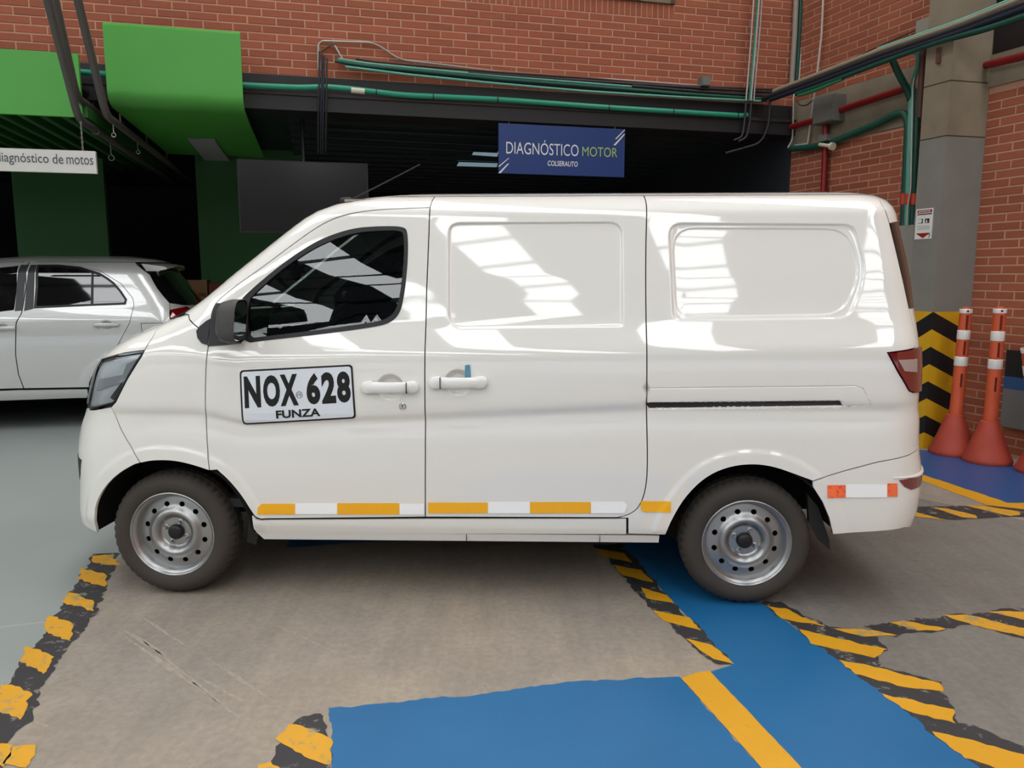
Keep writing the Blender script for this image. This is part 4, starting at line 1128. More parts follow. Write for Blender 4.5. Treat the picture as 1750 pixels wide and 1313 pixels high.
# wheel wells, underbody, mud flaps, tow rail
for A, cx in ((arch_f, .016), (arch_r, 2.594)):
    for mi in (False, True):
        pts = [(p[0], p[1]) for p in A]
        v, f = [], []
        for i, p in enumerate(pts):
            q = van.q_of(p[0], p[1]); y0_ = float(van.S(q, p[1])[1])+.008
            for y_ in (y0_, y0_+.04, .36):
                ex_ = 1.0 if y_ == y0_ else 1.06
                x_ = cx+(p[0]-cx)*ex_; z_ = .29+(p[1]-.29)*ex_
                v.append((x_, 2*VW-y_ if mi else y_, z_))
        n = 3
        for i in range(len(pts)-1):
            for k in range(2): f.append((i*n+k, i*n+k+1, (i+1)*n+k+1, (i+1)*n+k))
        b_ = len(v); f.append(tuple(i*n+2 for i in range(len(pts))))
        link_mesh('wheel_well', v, f, mat('arch_black', (20, 19, 19), .9), vroot, True)
under = mat('underbody', (34, 33, 33), .9)
MB().box((1.30, VW, .37), (1.75, 1.46, .10)).add([], []).box((.05, VW, .45), (1.0, .9, .12)).box((2.6, VW, .44), (1.4, .9, .12)).build('underbody', under, vroot, None, True)
MB().box((2.60, VW, .29), (.09, 1.2, .09)).build('rear_axle', under, vroot, None, True)
MB().tube([(1.9, .62, .30), (2.3, .62, .29), (2.9, .66, .31)], .03, 8).build('exhaust_pipe', mat('rusty_pipe', (96, 78, 66), .7, metal=.4, var=.2, vs=20), vroot, 60, True)
MB().rbox((2.02, .2, .285), (.34, .14, .05), .01).build('jacking_bracket', mat('dusty_metal', (150, 132, 118), .7, var=.15, vs=15), vroot, 60, True)
MB().hexa([np.array(p) for p in ((.44, .045, .272), (2.21, .045, .285), (2.21, .10, .285), (.44, .10, .272), (.41, .030, .312), (2.21, .030, .322), (2.21, .10, .322), (.41, .10, .312))]).build('sill_step', white_plastic, vroot, None, True)
for x_ in (1.36, 1.95): MB().box((x_, .034, .305), (.0025, .006, .045)).build('sill_seam', seal_black, vroot, None, True)
flap = [vx(*p) for p in ((1386, 850), (1404, 872), (1420, 925), (1419, 941), (1400, 925), (1388, 900))]
for mi in (False, True):
    y0_ = 2*VW-.10 if mi else .05
    fix_normals(MB().prism([(p[0], y0_, p[1]) for p in flap], (.01, .06 if not mi else .05, 0)).build('mud_flap', mat('mud_flap_rubber', (24, 23, 22), .7), vroot, None, True))
    fl2 = [vx(*p) for p in ((416, 880), (437, 905), (434, 935), (418, 930))]
    fix_normals(MB().prism([(p[0], y0_+.03, p[1]) for p in fl2], (0, .06, 0)).build('mud_flap', mat('mud_flap_rubber', (24, 23, 22), .7), vroot, None, True))

# cabin
MB().box((.95, VW, .42), (1.5, 1.40, .04)).build('cabin_floor', interior, vroot, None, True)
fix_normals(MB().prism([(1.33, .12, .42), (1.33, 2*VW-.12, .42), (1.33, 2*VW-.12, 1.1), (1.33, 2*VW-.20, 1.6), (1.33, 2*VW-.28, 1.76), (1.33, .28, 1.76), (1.33, .20, 1.6), (1.33, .12, 1.1)], (.03, 0, 0)).build('bulkhead', interior, vroot, None, True))
mb = MB(); sec = [(.14, 1.20), (.22, 1.245), (.36, 1.25), (.47, 1.20), (.50, 1.10), (.46, .95), (.40, .70), (.14, .70)]
mb.prism([(p[0], .10, p[1]) for p in sec], (0, 2*VW-.20, 0)); fix_normals(mb.build('dashboard', interior, vroot, None, True))
MB().rbox((.43, .40, 1.235), (.16, .34, .07), .03, n=3).build('instrument_hood', interior, vroot, 50, True)
swc = np.array([.62, .40, 1.20]); ax = np.array([-.62, 0, .78]); ax /= np.linalg.norm(ax); a1 = np.array([0, 1., 0]); a2 = np.cross(ax, a1)
st_ = bpy.data.objects.new('steering_wheel', None); COL.objects.link(st_); st_.parent = vroot; ORG[st_] = ORG[vroot]
MB().tube([swc + .18*(math.cos(t)*a1+math.sin(t)*a2) for t in np.linspace(0, 2*math.pi, 37)[:-1]], .015, 10, closed=True).build('wheel_rim', interior, st_, 60, True)
mb = MB()
for t in (0, math.pi, 1.5*math.pi): mb.tube([swc - ax*.03, swc+.17*(math.cos(t)*a1+math.sin(t)*a2)], .012, 6)
mb.build('wheel_spokes', interior, st_, 60, True)
MB().lathe([(0, .0), (.05, -.005), (.06, -.03), (.03, -.06), (.03, -.28)], swc, ax, 20).build('column_shroud', interior, st_, 50, True)
for y_ in (.40, 2*VW-.40):
    se = bpy.data.objects.new('seat', None); COL.objects.link(se); se.parent = vroot; ORG[se] = ORG[vroot]
    MB().rbox((.92, y_, .78), (.50, .46, .16), .05, n=3).build('seat_cushion', seat_grey, se, 60, True)
    t = math.radians(14); axm = [(math.cos(t), 0, -math.sin(t)), (0, 1, 0), (math.sin(t), 0, math.cos(t))]
    MB().rbox((1.20, y_, 1.06), (.12, .46, .56), .05, axm, 3).build('seat_back', seat_grey, se, 60, True)
for mi in (False, True): panel(van, 'cabin_headliner', [np.array([.75, 1.70]), np.array([1.3, 1.70]), np.array([1.3, 1.80]), np.array([.9, 1.80])], headliner, vroot, off=-.02, gap=0, mirror=mi, step=.06)
MB().box((1.08, VW, 1.785), (.55, 1.16, .01)).build('cabin_ceiling', headliner, vroot, None, True)
# lining of the load bay so that no light leaks through the panel gaps
MB().box((2.2, VW, 1.775), (1.8, 1.2, .01)).build('load_bay_ceiling', interior, vroot, None, True)
# roof aerial
a0 = np.array([.80, .32, 1.79])
aer = MB().tube([a0, a0+np.array([.33, .02, .165])], [.0035, .0025], 8).build('aerial', black_plastic, vroot, 60, True)
MB().rbox(a0+np.array([-.01, 0, 0]), (.06, .03, .035), .012).build('aerial_base', black_plastic, vroot, 50, True)
# ---------------------------------------------------------------- pipes, conduits and boxes
galv = mat('galvanised_conduit', (168, 164, 156), .4, metal=.5, var=.05, vs=20)
teal = mat('green_painted_pipe', (38, 140, 112), .4, var=.05, vs=10)
teal_d = mat('dark_green_pipe', (22, 76, 62), .5, var=.08, vs=10)
teal_l = mat('pale_green_pipe', (96, 158, 140), .45, var=.05, vs=10)
dark_pipe = mat('dark_conduit', (40, 38, 40), .5)
navy_pipe = mat('dark_blue_cable', (28, 36, 52), .5)
brown_pipe = mat('brown_conduit', (92, 62, 52), .5)
red_pipe = mat('red_fire_pipe', (132, 22, 24), .42, var=.05, vs=8)
red_band = mat('red_band', (204, 66, 40), .5)
box_grey = mat('junction_box_grey', (112, 110, 104), .6, var=.05, vs=9)
def pipe(name, label, cat, pts, r, m, bend=.06, plane='b', off=0., group=None, seg=10):
    W_ = []
    for p in pts:
        o = p[2] if len(p) > 2 else off
        W_.append(bwp(p[0], p[1], o) if plane == 'b' else rwp(p[0], p[1], o))
    if pts[0][1] < 0: W_.insert(0, np.array([W_[0][0], W_[0][1], 6.98]))       # goes on up to the roof
    if pts[-1][0] > 1752: W_.append(W_[-1]+R1*5+UP*.02)                          # goes on along the wall
    return tag(MB().tube(bend_path(W_, bend), r, seg).build(name, m, None, 60), label, cat, group)
# long runs on the black beam
gp = thing('green_pipe', 'long bright green pipe running along the black beam', 'pipe', bwp(415, 146, -.09))
MB().tube(bend_path([bwp(*p, -.105) for p in ((40, 114), (137, 123), (300, 138), (440, 147), (520, 150), (555, 148), (600, 152), (640, 157), (690, 163), (740, 165), (850, 170), (1040, 184), (1268, 198), (1277, 197))], .2), .026, 12).build('pipe_run', teal, gp, 60)
MB().tube([bwp(600, 153.5, -.105), bwp(623, 155.8, -.105)], .029, 12).build('pipe_label', mat('pipe_sticker', (214, 206, 192), .5), gp, 60)
for x_, y_ in ((643, 157.5), (740, 165), (850, 170), (1040, 184.3), (1150, 190.5), (1260, 197)):
    p = bwp(x_, y_, -.105); MB().tube([p-E1*.006, p+E1*.006], .0285, 12).build('pipe_clip', dark_pipe, gp, 60)
pipe('silver_conduit', 'thin silver conduit bent over the brick wall above the black beam', 'conduit', [(544, 118), (544, 76), (550, 70), (640, 73), (683, 102), (725, 107), (850, 122), (1050, 136), (1205, 147)], .009, galv, .08, off=-.03)
def run(label, m, r, pts, off): pipe('wall_conduit', label, 'conduit', pts, r, m, .1, off=off, group='conduits along the top of the beam')
run('pale green conduit, upper one of the bundle above the beam', teal_l, .013, [(578, 101), (620, 108), (700, 116), (850, 130), (1000, 142), (1160, 155), (1290, 164)], -.05)
run('dark green conduit, second of the bundle above the beam', teal_d, .016, [(572, 104), (620, 112), (700, 120), (850, 135), (1000, 147), (1160, 160), (1300, 169)], -.08)
run('dark blue cable running between the green conduits above the beam', navy_pipe, .013, [(590, 110), (700, 124), (850, 139), (1000, 151), (1160, 163), (1310, 172)], -.06)
run('pale green conduit, lowest one of the bundle above the beam', teal_l, .012, [(590, 114), (700, 128), (850, 143), (1000, 156), (1160, 166), (1300, 173)], -.09)
run('dark brown conduit nearest the bricks above the beam', brown_pipe, .012, [(608, 100), (640, 105), (850, 123), (1000, 133), (1160, 146), (1330, 153)], -.03)
run('black conduit running into the grey box above the beam', dark_pipe, .014, [(800, 124), (1000, 138), (1150, 148), (1322, 158)], -.05)
run('black conduit passing under the grey box above the beam', dark_pipe, .014, [(1080, 147), (1200, 157), (1325, 165)], -.06)
cb_ = thing('cable_drop', 'black bundle of cables dropping past the beam beside the screen', 'cable', bwp(549, 100, -.12))
for i, (x_, m) in enumerate(((545, dark_pipe), (549.5, navy_pipe), (553, dark_pipe), (558, dark_pipe))):
    MB().tube([bwp(x_+1, 88+i*4, -.10), bwp(x_, 150, -.13), bwp(x_-1, 200+12*i, -.10), bwp(x_-1, 262, .15)], .009, 8).build('cable', m, cb_, 60)
tag(MB().tube(bend_path([bwp(574, 81, -.03), bwp(571, 74, -.03), bwp(560, 80, -.03), bwp(549, 88, -.03)], .05), .008, 8).build('loose_cable', brown_pipe, None, 60), 'thin brown cable looped over the bricks at the cable drop', 'cable')
tag(MB().tube(bend_path([bwp(572, 78, -.03), bwp(580, 92, -.04), bwp(587, 104, -.05)], .05), .010, 8).build('loose_cable', galv, None, 60), 'short silver flexible cable hanging at the end of the green conduits', 'cable')
def jbox(name, label, pts, plane, n0, n1, m=box_grey, lid=True):
    if plane == 'b':
        (a0, z1), (a1, z0) = bwaz(*pts[0], n0), bwaz(*pts[1], n0)
        t = thing(name, label, 'box', BW((a0+a1)/2, n0, z0)); bbox(MB(), a0, a1, n0, n1, z0, z1).build('box_body', m, t)
        bbox(MB(), a0+.006, a1-.006, n0-.008, n0, z0+.006, z1-.006).build('box_lid', m, t)
    else:
        (a0, z1), (a1, z0) = rwsz(*pts[0], n0), rwsz(*pts[1], n0)
        t = thing(name, label, 'box', RW((a0+a1)/2, n0, z0)); wbox(MB(), a0, a1, n1, n0, z0, z1).build('box_body', m, t)
        wbox(MB(), a0+.01, a1-.01, n0, n0+.01, z0+.01, z1-.01).build('box_lid', m, t)
    return t
jbox('junction_box', 'small grey junction box on the bricks above the beam', ((1200, 130), (1214, 147)), 'b', -.09, 0)
# upright conduits in the corner
def up(label, m, r, pts, off=-.16): pipe('upright_conduit', label, 'conduit', pts, r, m, .1, off=off, group='upright conduits on the back wall')
up('silver upright conduit on the outer side of the green cable', galv, .009, [(1289, -14), (1284, 60), (1275, 172)])
up('green cable clamped between the silver upright conduits', teal, .016, [(1297, -14), (1291, 60), (1281.5, 172)], -.15)
up('silver upright conduit touching the green cable', galv, .009, [(1298.5, -14), (1293, 60), (1283.5, 172)], -.17)
up('silver upright conduit on the corner side of the green cable', galv, .009, [(1303, -14), (1298, 60), (1288, 172)])
up('black pipe continuing down from the silver upright conduits', dark_pipe, .012, [(1275, 172), (1272, 215), (1268, 235), (1254, 240)], -.14)
up('second black pipe bending off below the upright conduits', dark_pipe, .012, [(1284, 172), (1281, 215), (1275, 236), (1262, 242)], -.14)
up('third black pipe bending off below the upright conduits', dark_pipe, .012, [(1316, 166), (1314, 215), (1300, 245), (1240, 262)], -.14)
up('wide pale conduit standing in the corner of the brick walls', mat('pale_conduit', (150, 138, 128), .5), .028, [(1361, -14), (1358, 60), (1353, 143)], -.05)
up('dark green conduit standing in the brick corner', teal_d, .022, [(1369, -14), (1366, 60), (1361, 140)], -.05)
up('thin silver conduit beside the dark green one in the corner', galv, .012, [(1375, -14), (1371.5, 60), (1365.5, 140)], -.07)
pipe('upright_conduit', 'thin white conduit crossing the bundle on the right brick wall', 'conduit', [(1407.5, -14, .05), (1404, 60, .05), (1396, 131, .05), (1393, 150, .12), (1384, 220, .05), (1380.5, 246, .05), (1358, 249, .05)], .011, mat('white_conduit', (190, 180, 170), .5), .02, 'r')
pipe('upright_conduit', 'short grey conduit in the brick corner bending below the red pipe', 'conduit', [(1356, 165), (1355.5, 200), (1354.5, 238), (1346.5, 253)], .010, galv, .03, 'b', -.10)
# bundle along the right wall
def bun(label, m, r, pts): pipe('pipe_run', label, 'pipe', pts, r, m, .15, 'r', .46, 'pipes slung along the right wall')
bun('pale brown to green pipe on top of the slung bundle', mat('pale_pipe', (150, 138, 118), .45), .020, [(1322, 156), (1400, 126), (1500, 87), (1640, 40), (1760, -8)])
bun('pale green pipe behind the top of the slung bundle', teal_l, .016, [(1500, 84), (1640, 36.5), (1760, -13)])
bun('black pipe in the middle of the slung bundle', dark_pipe, .026, [(1305, 168), (1400, 134), (1500, 95), (1640, 48), (1760, 2)])
bun('dark blue pipe low in the slung bundle', navy_pipe, .024, [(1318, 170), (1400, 140), (1500, 102), (1640, 55), (1760, 10)])
bun('dark green pipe at the bottom of the slung bundle', teal_d, .022, [(1360, 161), (1400, 147), (1500, 109), (1600, 72), (1700, 45), (1760, 24)])
bun('bright green pipe curving at the bottom of the slung bundle', mat('mid_green_pipe', (52, 122, 88), .45), .018, [(1365, 163), (1392, 155), (1420, 143), (1440, 135)])
bun('thin black cable sagging below the slung bundle', black_plastic, .007, [(1590, 76), (1640, 66), (1690, 52), (1720, 42), (1760, 30)])
pipe('cable_loop', 'thin black cable loop hanging below the slung pipes', 'cable', [(1362, 172), (1366, 180), (1378, 181), (1388, 172)], .006, black_plastic, .05, 'r', .2)
pipe('thin_wall_cable', 'thin dark cable stretched above the slung pipes on the bricks', 'cable', [(1430, 113), (1500, 80), (1565, 51)], .007, brown_pipe, .1, 'r', .03)
# green pipes by the column
pipe('green_elbow_pipe', 'green pipe rising from the dark bay and turning down beside the column', 'pipe', [(1352, 254), (1385, 252), (1420, 244), (1500, 211), (1530, 195), (1546, 193), (1552, 212), (1549, 280), (1544, 386)], .032, teal_d, .10, 'r', .06)
for lab, x0, x1, x2, m, r in (('pale green upright pipe in the middle beside the column', 1559, 1556, 1551, teal_l, .030), ('dark green upright pipe touching the column', 1569, 1565, 1559, teal_d, .026)):
    pipe('green_upright_pipe', lab, 'pipe', [(x0, 152), (x1, 250), (x2, 386)], r, m, .1, 'r', .10)
pipe('green_branch_pipe', 'green branch pipe slanting down from the slung bundle to the column', 'pipe', [(1526, 104, .3), (1535, 125, .25), (1550, 152, .14), (1557, 172, .10)], .030, teal_d, .06, 'r')
pipe('green_branch_pipe', 'pale green bent pipe dropping from the slung bundle by the column', 'pipe', [(1555, 88, .3), (1568, 90, .25), (1570, 108, .2), (1560, 140, .12), (1558, 160, .1)], .020, teal_l, .06, 'r')
pipe('white_cable', 'thin white cable running down the green pipes beside the column', 'cable', [(1572, 86, .2), (1571, 100, .16), (1560, 145, .15), (1559, 200, .15), (1556.5, 325, .15), (1551, 352, .15), (1550, 385, .15)], .007, mat('white_cable_m', (188, 184, 176), .5), .05, 'r')
for i, (x_, o_) in enumerate(((1545.5, .06), (1554, .10), (1562.5, .10))):
    tag(MB().tube([rwp(x_+.4, 331, o_), rwp(x_-.4, 350, o_)], .0345 if i < 2 else .030, 12).build('red_pipe_band', red_band, None, 60), ('red band painted round the elbow pipe beside the column', 'red band round the pale green upright pipe', 'red band round the dark green pipe touching the column')[i], 'band')
tag(MB().tube([rwp(1578, 80, .28), rwp(1572, 200, .2)], .028, 8).build('brown_duct', brown_pipe, None, 60), 'dark brown duct standing between green pipes and concrete column', 'duct')
# red fire pipes
pipe('red_pipe', 'red fire pipe crossing the concrete band on the right wall', 'pipe', [(1345, 219), (1400, 204), (1440, 187), (1500, 167), (1560, 147)], .032, red_pipe, .05, 'r', .07)
pipe('red_pipe', 'red fire pipe dropping down the bricks below the grey box', 'pipe', [(1411, 200), (1411, 240), (1407, 335)], .030, red_pipe, .02, 'r', .06)
pipe('red_pipe', 'red fire pipe coming out of the concrete beside the dark window', 'pipe', [(1676, 114, .03), (1700, 108, .09), (1750, 96, .09), (1800, 84, .09)], .030, red_pipe, .03, 'r')
jbox('junction_box', 'large grey box on the concrete band beside the red pipe', ((1391, 170), (1424, 205)), 'r', .16, 0)
jbox('junction_box', 'pale grey box high on the bricks at the concrete column', ((1566, 36), (1592, 58)), 'r', .12, 0, mat('pale_box', (150, 148, 134), .6))
tag(MB().tube([rwp(1590, 35, .1), rwp(1593, -14, .1)], .007, 8).build('thin_upright_conduit', galv, None, 60), 'thin conduit rising from the pale box at the column', 'conduit')
wb_ = thing('sensor_bracket', 'small white horn lamp on the red pipe below the slung bundle', 'lamp', rwp(1410, 250, .1))
MB().tube([rwp(1401, 247, .12), rwp(1420, 250, .12)], .020, 10).build('lamp_tube', mat('cream_plastic', (206, 196, 172), .5), wb_, 60)
MB().tube([rwp(1420, 250, .12), rwp(1424, 250.5, .12)], .038, 14).build('lamp_cap', mat('cream_plastic', (206, 196, 172), .5), wb_, 60)
wbox(MB(), *sorted([rwsz(1404, 236, .1)[0], rwsz(1418, 236, .1)[0]]), .06, .14, rwsz(1404, 243, .1)[1], rwsz(1404, 233, .1)[1]).build('clamp', box_grey, wb_)
br_ = MB(); p0, p1 = rwp(1604, 82, .39), rwp(1604, 108, .39); br_.box((p0+p1)/2, (.035, .02, np.linalg.norm(p1-p0)), [R1, RN, UP])
tag(br_.build('steel_bracket', brown_pipe), 'dark steel bracket fixed to the side of the concrete column', 'bracket')
(a0, z1), (a1, z0) = rwsz(1536, 386, .14), rwsz(1561, 560, .14)
t = thing('electrical_cabinet', 'pale grey cabinet under the green pipes beside the column', 'cabinet', RW((a0+a1)/2, .1, 0))
wbox(MB(), a0-.08, a1, -.0, .14, 0, z1).build('cabinet_body', mat('cabinet_grey', (150, 148, 138), .6), t)
wbox(MB(), a0-.06, a1-.02, .14, .15, .1, z1-.02).build('cabinet_door', mat('cabinet_grey', (150, 148, 138), .6), t)

# ---------------------------------------------------------------- notice on the column
(s0, z1), (s1, z0) = rwsz(1566.5, 358, .378), rwsz(1593, 408, .378)
s1 = rwsz(1594.5, 370, .378)[0]
t = thing('notice', 'small white and red extinguisher notice on the grey column', 'sign', RW((s0+s1)/2, .377, z0))
nw = mat('notice_white', (224, 222, 216), .5); nr = mat('notice_red', (150, 30, 34), .5); nk = mat('notice_black', (40, 40, 42), .5)
wbox(MB(), s0, s1, .3765, .380, z0, z1).build('notice_sheet', nw, t)
def NR(x, y, n=.3806): return RW(s0+(s1-s0)*x, n, z0+(z1-z0)*y)
def nquad(name, x0, x1, y0, y1, m): return MB().add([NR(x0, y0), NR(x1, y0), NR(x1, y1), NR(x0, y1)], [(0, 1, 2, 3)]).build(name, m, t)
nquad('header', .08, .94, .86, .96, nr)
lettering('header_letters', 'EXTINTOR', NR(.16, .88, .3812), NR(.86, .88, .3812)-NR(.16, .88, .3812), NR(.16, .94, .3812)-NR(.16, .88, .3812), nw, t, .02)
nquad('text_line', .08, .94, .80, .835, nk)
nquad('pictogram', .18, .44, .52, .67, nk); nquad('pictogram', .56, .82, .52, .67, nk)
MB().lathe([(0, 0), (.018, 0)], NR(.28, .60, .3812), RN, 12).build('pictogram_detail', nw, t)
MB().add([NR(.6, .54, .3812), NR(.72, .54, .3812), NR(.66, .65, .3812)], [(0, 1, 2)]).build('pictogram_detail', nw, t)
for y_ in (.42, .37, .32): nquad('text_line', .12, .86, y_, y_+.015, mat('notice_grey', (130, 140, 140), .5))
MB().add([NR(.06, .20), NR(.94, .20), NR(.50, .03)], [(0, 2, 1)]).build('arrow', nr, t)
lettering('number', '7', NR(.82, .03, .3812), NR(.94, .03, .3812)-NR(.82, .03, .3812), NR(.82, .15, .3812)-NR(.82, .03, .3812), nk, t, .02)

# ---------------------------------------------------------------- hanging signs
def BS(p, n=0.): return p
t = thing('hanging_sign', 'blue hanging sign with white and green capital letters under the beam', 'sign', BW(-2.635, -.06, 2.457))
A0, A1, Z0, Z1 = -3.297, -1.972, 2.457, 2.934
sb = mat('sign_blue', (30, 58, 116), .35); sw = mat('sign_white', (222, 224, 226), .5); sg = mat('sign_green', (160, 190, 98), .5)
bbox(MB(), A0, A1, -.06, -.045, Z0, Z1).build('sign_board', sb, t)
def SQ(x, y, lift=.0615): return BW(A0+(A1-A0)*x, -lift, Z0+(Z1-Z0)*y)
def sletter(name, body, x0, x1, y0, y1, m, bold=0., shear=0.): lettering(name, body, SQ(x0, y0), SQ(x1, y0)-SQ(x0, y0), SQ(x0, y1)-SQ(x0, y0), m, t, bold, shear)
sletter('sign_word', 'DIAGNÓSTICO', .058, .625, .40, .70, sw, -.004); sletter('sign_word', 'MOTOR', .655, .940, .41, .605, sg, -.004)
sletter('sign_word', 'COLSERAUTO', .380, .620, .185, .290, sw, .012, .12)
for (x0, y0, x1, y1, w_) in ((.925, .79, 1.0, .99, .006), (.915, .66, 1.0, .90, .009), (0.0, .13, .08, .31, .006), (0.005, .0, .078, .20, .009)):
    MB().add([SQ(x0-w_, y0), SQ(x0+w_, y0), SQ(x1+w_*.2, y1), SQ(x1-w_, y1)], [(0, 1, 2, 3)]).build('sign_slash', sw, t)
for x_ in (.08, .92): MB().tube([SQ(x_, 1.0, .052), SQ(x_, 1.07, .052)], .004, 6).build('sign_hook', galv, t)
t = thing('hanging_sign', 'white hanging sign with grey letters on a chain below the green fascia', 'sign', bwp(60, 295, -.5))
wa, wz1 = -6.803, 2.466; wz0 = 2.287; wleft = -7.86
bbox(MB(), wleft, wa, -.50, -.46, wz0, wz1).build('sign_board', mat('sign_panel_white', (206, 204, 198), .5), t)
x0 = bwaz(-7, 280, -.5)[0]; x1 = bwaz(160, 280, -.5)[0]
for w_, u0, u1, zb, hh in (('diagnóstico', -7, 83.5, 2.335, .098), ('de', 90, 108.5, 2.355, .078), ('motos', 113.8, 159.5, 2.355, .067)):
    x0, x1 = bwaz(u0, 276, -.5)[0], bwaz(u1, 276, -.5)[0]
    lettering('sign_word', w_, BW(x0, -.502, zb), E1*(x1-x0), UP*hh, mat('sign_grey', (84, 86, 92), .5), t, .006)
for xx in (bwaz(141, 250, -.48)[0], wleft+.1):
    ch = MB()
    for i in range(12):
        c = BW(xx, -.48, 2.475+i*.0195); d = E1 if i % 2 else E2
        ch.tube([c+d*.006*math.cos(q)+UP*.012*math.sin(q) for q in np.linspace(0, 2*math.pi, 9)[:-1]], .0018, 4, closed=True)
    tag(ch.build('chain', galv, t), kind='stuff')

# ---------------------------------------------------------------- green canopies over the bays
t = thing('green_canopy', 'flat green canopy fascia with slatted underside above the silver car', 'canopy', BW(-7.6, -.35, 2.755))
bbox(MB(), -10.5, -6.915, -.35, -.31, 2.757, 3.262).build('fascia', green, t)
bbox(MB(), -10.5, -6.915, -.31, 3.4, 3.0, 3.03).build('canopy_back', black_matt, t)
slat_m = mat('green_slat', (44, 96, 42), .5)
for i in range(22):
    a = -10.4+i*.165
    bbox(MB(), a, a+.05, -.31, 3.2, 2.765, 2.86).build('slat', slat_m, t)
t = thing('green_canopy', 'green canopy panel curving back into a soffit beside the screen', 'canopy', BW(-6.18, -.35, 2.83))
prof = [(-.35, 3.505), (-.35, 3.04), (-.35, 2.99)] + [(-.35+.16*(1-math.cos(q)), 2.99-.115*math.sin(q)) for q in np.linspace(.2, math.pi/2, 8)] + [(.2, 2.875), (2.4, 2.875)]
n = len(prof); v = []; f = []
for a in (-6.715, -5.64):
    for b, z in prof: v.append(BW(a, b, z))
    for b, z in prof: v.append(BW(a, b+.025, z+.025))
for i in range(n-1):
    f += [(i, i+1, 2*n+i+1, 2*n+i), (n+i, 3*n+i, 3*n+i+1, n+i+1), (i, n+i, n+i+1, i+1), (2*n+i, 2*n+i+1, 3*n+i+1, 3*n+i)]
f += [(0, 2*n, 3*n, n), (n-1, 2*n-1, 4*n-1, 3*n-1)]
fix_normals(link_mesh('curved_panel', v, f, green, t, smooth=40))
q4 = [hit(u_, v_, (0, 0, 2.87), (0, 0, 1)) for u_, v_ in ((321, 238), (367, 239), (400, 285), (357, 284))]
tl_ = thing('ceiling_light', 'switched-off ceiling light panel let into the green soffit', 'light', np.mean(q4, 0))
fix_normals(MB().prism([p-UP*.005 for p in q4], UP*.02).build('light_panel', mat('dull_diffuser', (170, 172, 176), .4), tl_))
fix_normals(MB().tube([p-UP*.004 for p in q4], .006, 6, closed=True).build('light_frame', mat('lamp_frame_grey', (120, 122, 126), .4), tl_))
for i, quad in enumerate((((810, 257), (853, 259), (850, 268), (806, 265)), ((784, 277), (851, 279), (849, 286), (780, 284)))):
    q4 = [hit(u_, v_, (0, 0, 2.93), (0, 0, 1)) for u_, v_ in quad]
    tl_ = thing('ceiling_light', ('lit ceiling panel deeper in the dark bay behind the blue sign', 'lit ceiling panel above the van roof behind the blue sign')[::-1][i], 'light', np.mean(q4, 0))
    fix_normals(MB().prism(q4, UP*.012).build('light_panel', mat('lit_diffuser', (190, 215, 225), .4, emit=(180, 215, 228), es=.30), tl_))
    fix_normals(MB().tube([p+UP*.006 for p in q4], .008, 6, closed=True).build('light_frame', deck_black, tl_))
for k, yv in enumerate((216, 226, 241, 252)):
    tag(MB().tube([bwp(560, yv-6, .6+.3*k), bwp(850, yv+8, .6+.3*k)], .012, 6).build('ceiling_conduit', deck_black, None, 60), 'dark conduit strung below the black ceiling deck behind the sign', 'conduit', 'conduits under the black ceiling deck')
# ---------------------------------------------------------------- hanging rails with hooks
rail_m = mat('dark_steel_rail', (96, 92, 90), .45, metal=.3)
def rail(label, top, bend_px, inner_len):
    B = bwp(*bend_px, -.5); T = hit(*top, B, E1)
    T = B+(T-B)*((6.95-B[2])/(T-B)[2])
    t = thing('steel_rail', label, 'rail', B, group='steel rails running under the canopies')
    MB().tube(bend_path([T, B, B+E2*inner_len], .12, 7), .031, 12).build('rail_tube', rail_m, t, 60)
    for d_ in (.5, 1.6, 2.7): MB().box(B+E2*d_+UP*.06, (.012, .012, .1), [E1, E2, UP]).build('rail_hanger', rail_m, t)
    return B
b1_ = rail('steel rail carrying the white hanging sign', (81, 0), (134, 203), 4.4)
b2_ = rail('steel rail in the dark gap between the green canopies', (94, 0), (131, 166), 3.0)
b3_ = rail('steel rail beside the curved green canopy', (133, 0), (181, 197), 4.4)
def hook(c, s=1.):
    pts = [c+UP*.13*s] + [c+UP*.02*s] + [c+E1*.028*s*math.sin(q)+UP*(-.02-.028*math.cos(q))*s for q in np.linspace(math.pi*.9, -math.pi*.9, 10)]
    return MB().tube(pts, .004, 6)
for i, (b_, d_, s_) in enumerate(((b2_, .50, 1.), (b3_, .22, .6), (b1_, 1.0, .9), (b3_, 1.15, .6))):
    tag(hook(b_+E2*d_-UP*(.03+.13*s_), s_).build('wire_hook', galv, None, 60), ('wire hook hanging from the rail in front of the slats', 'wire hook at the edge of the curved green canopy', 'wire hook halfway along the sign rail', 'wire hook on the canopy rail near the soffit light')[i], 'hook')
# ---------------------------------------------------------------- dark screen
c4 = [bwp(u_, v_, .3) for u_, v_ in ((405, 270.5), (629.5, 281.5), (632, 402), (410, 397))]
A0, A1 = -5.775, -4.545; Z0, Z1 = 1.868, 2.555
t = thing('wall_screen', 'large dark glossy screen hanging in front of the green wall', 'screen', BW(-5.16, .3, 1.87))
bbox(MB(), A0, A1, .3, .36, Z0, Z1).build('screen_case', mat('screen_black', (22, 21, 22), .4), t)
bbox(MB(), A0+.012, A1-.012, .294, .30, Z0+.014, Z1-.012).build('screen_glass', mat('screen_glass_m', (34, 31, 31), .18, spec=.55), t)
MB().tube([BW(-5.16, .36, 2.4), BW(-5.16, .42, 3.02)], .02, 8).build('screen_pole', black_plastic, t)
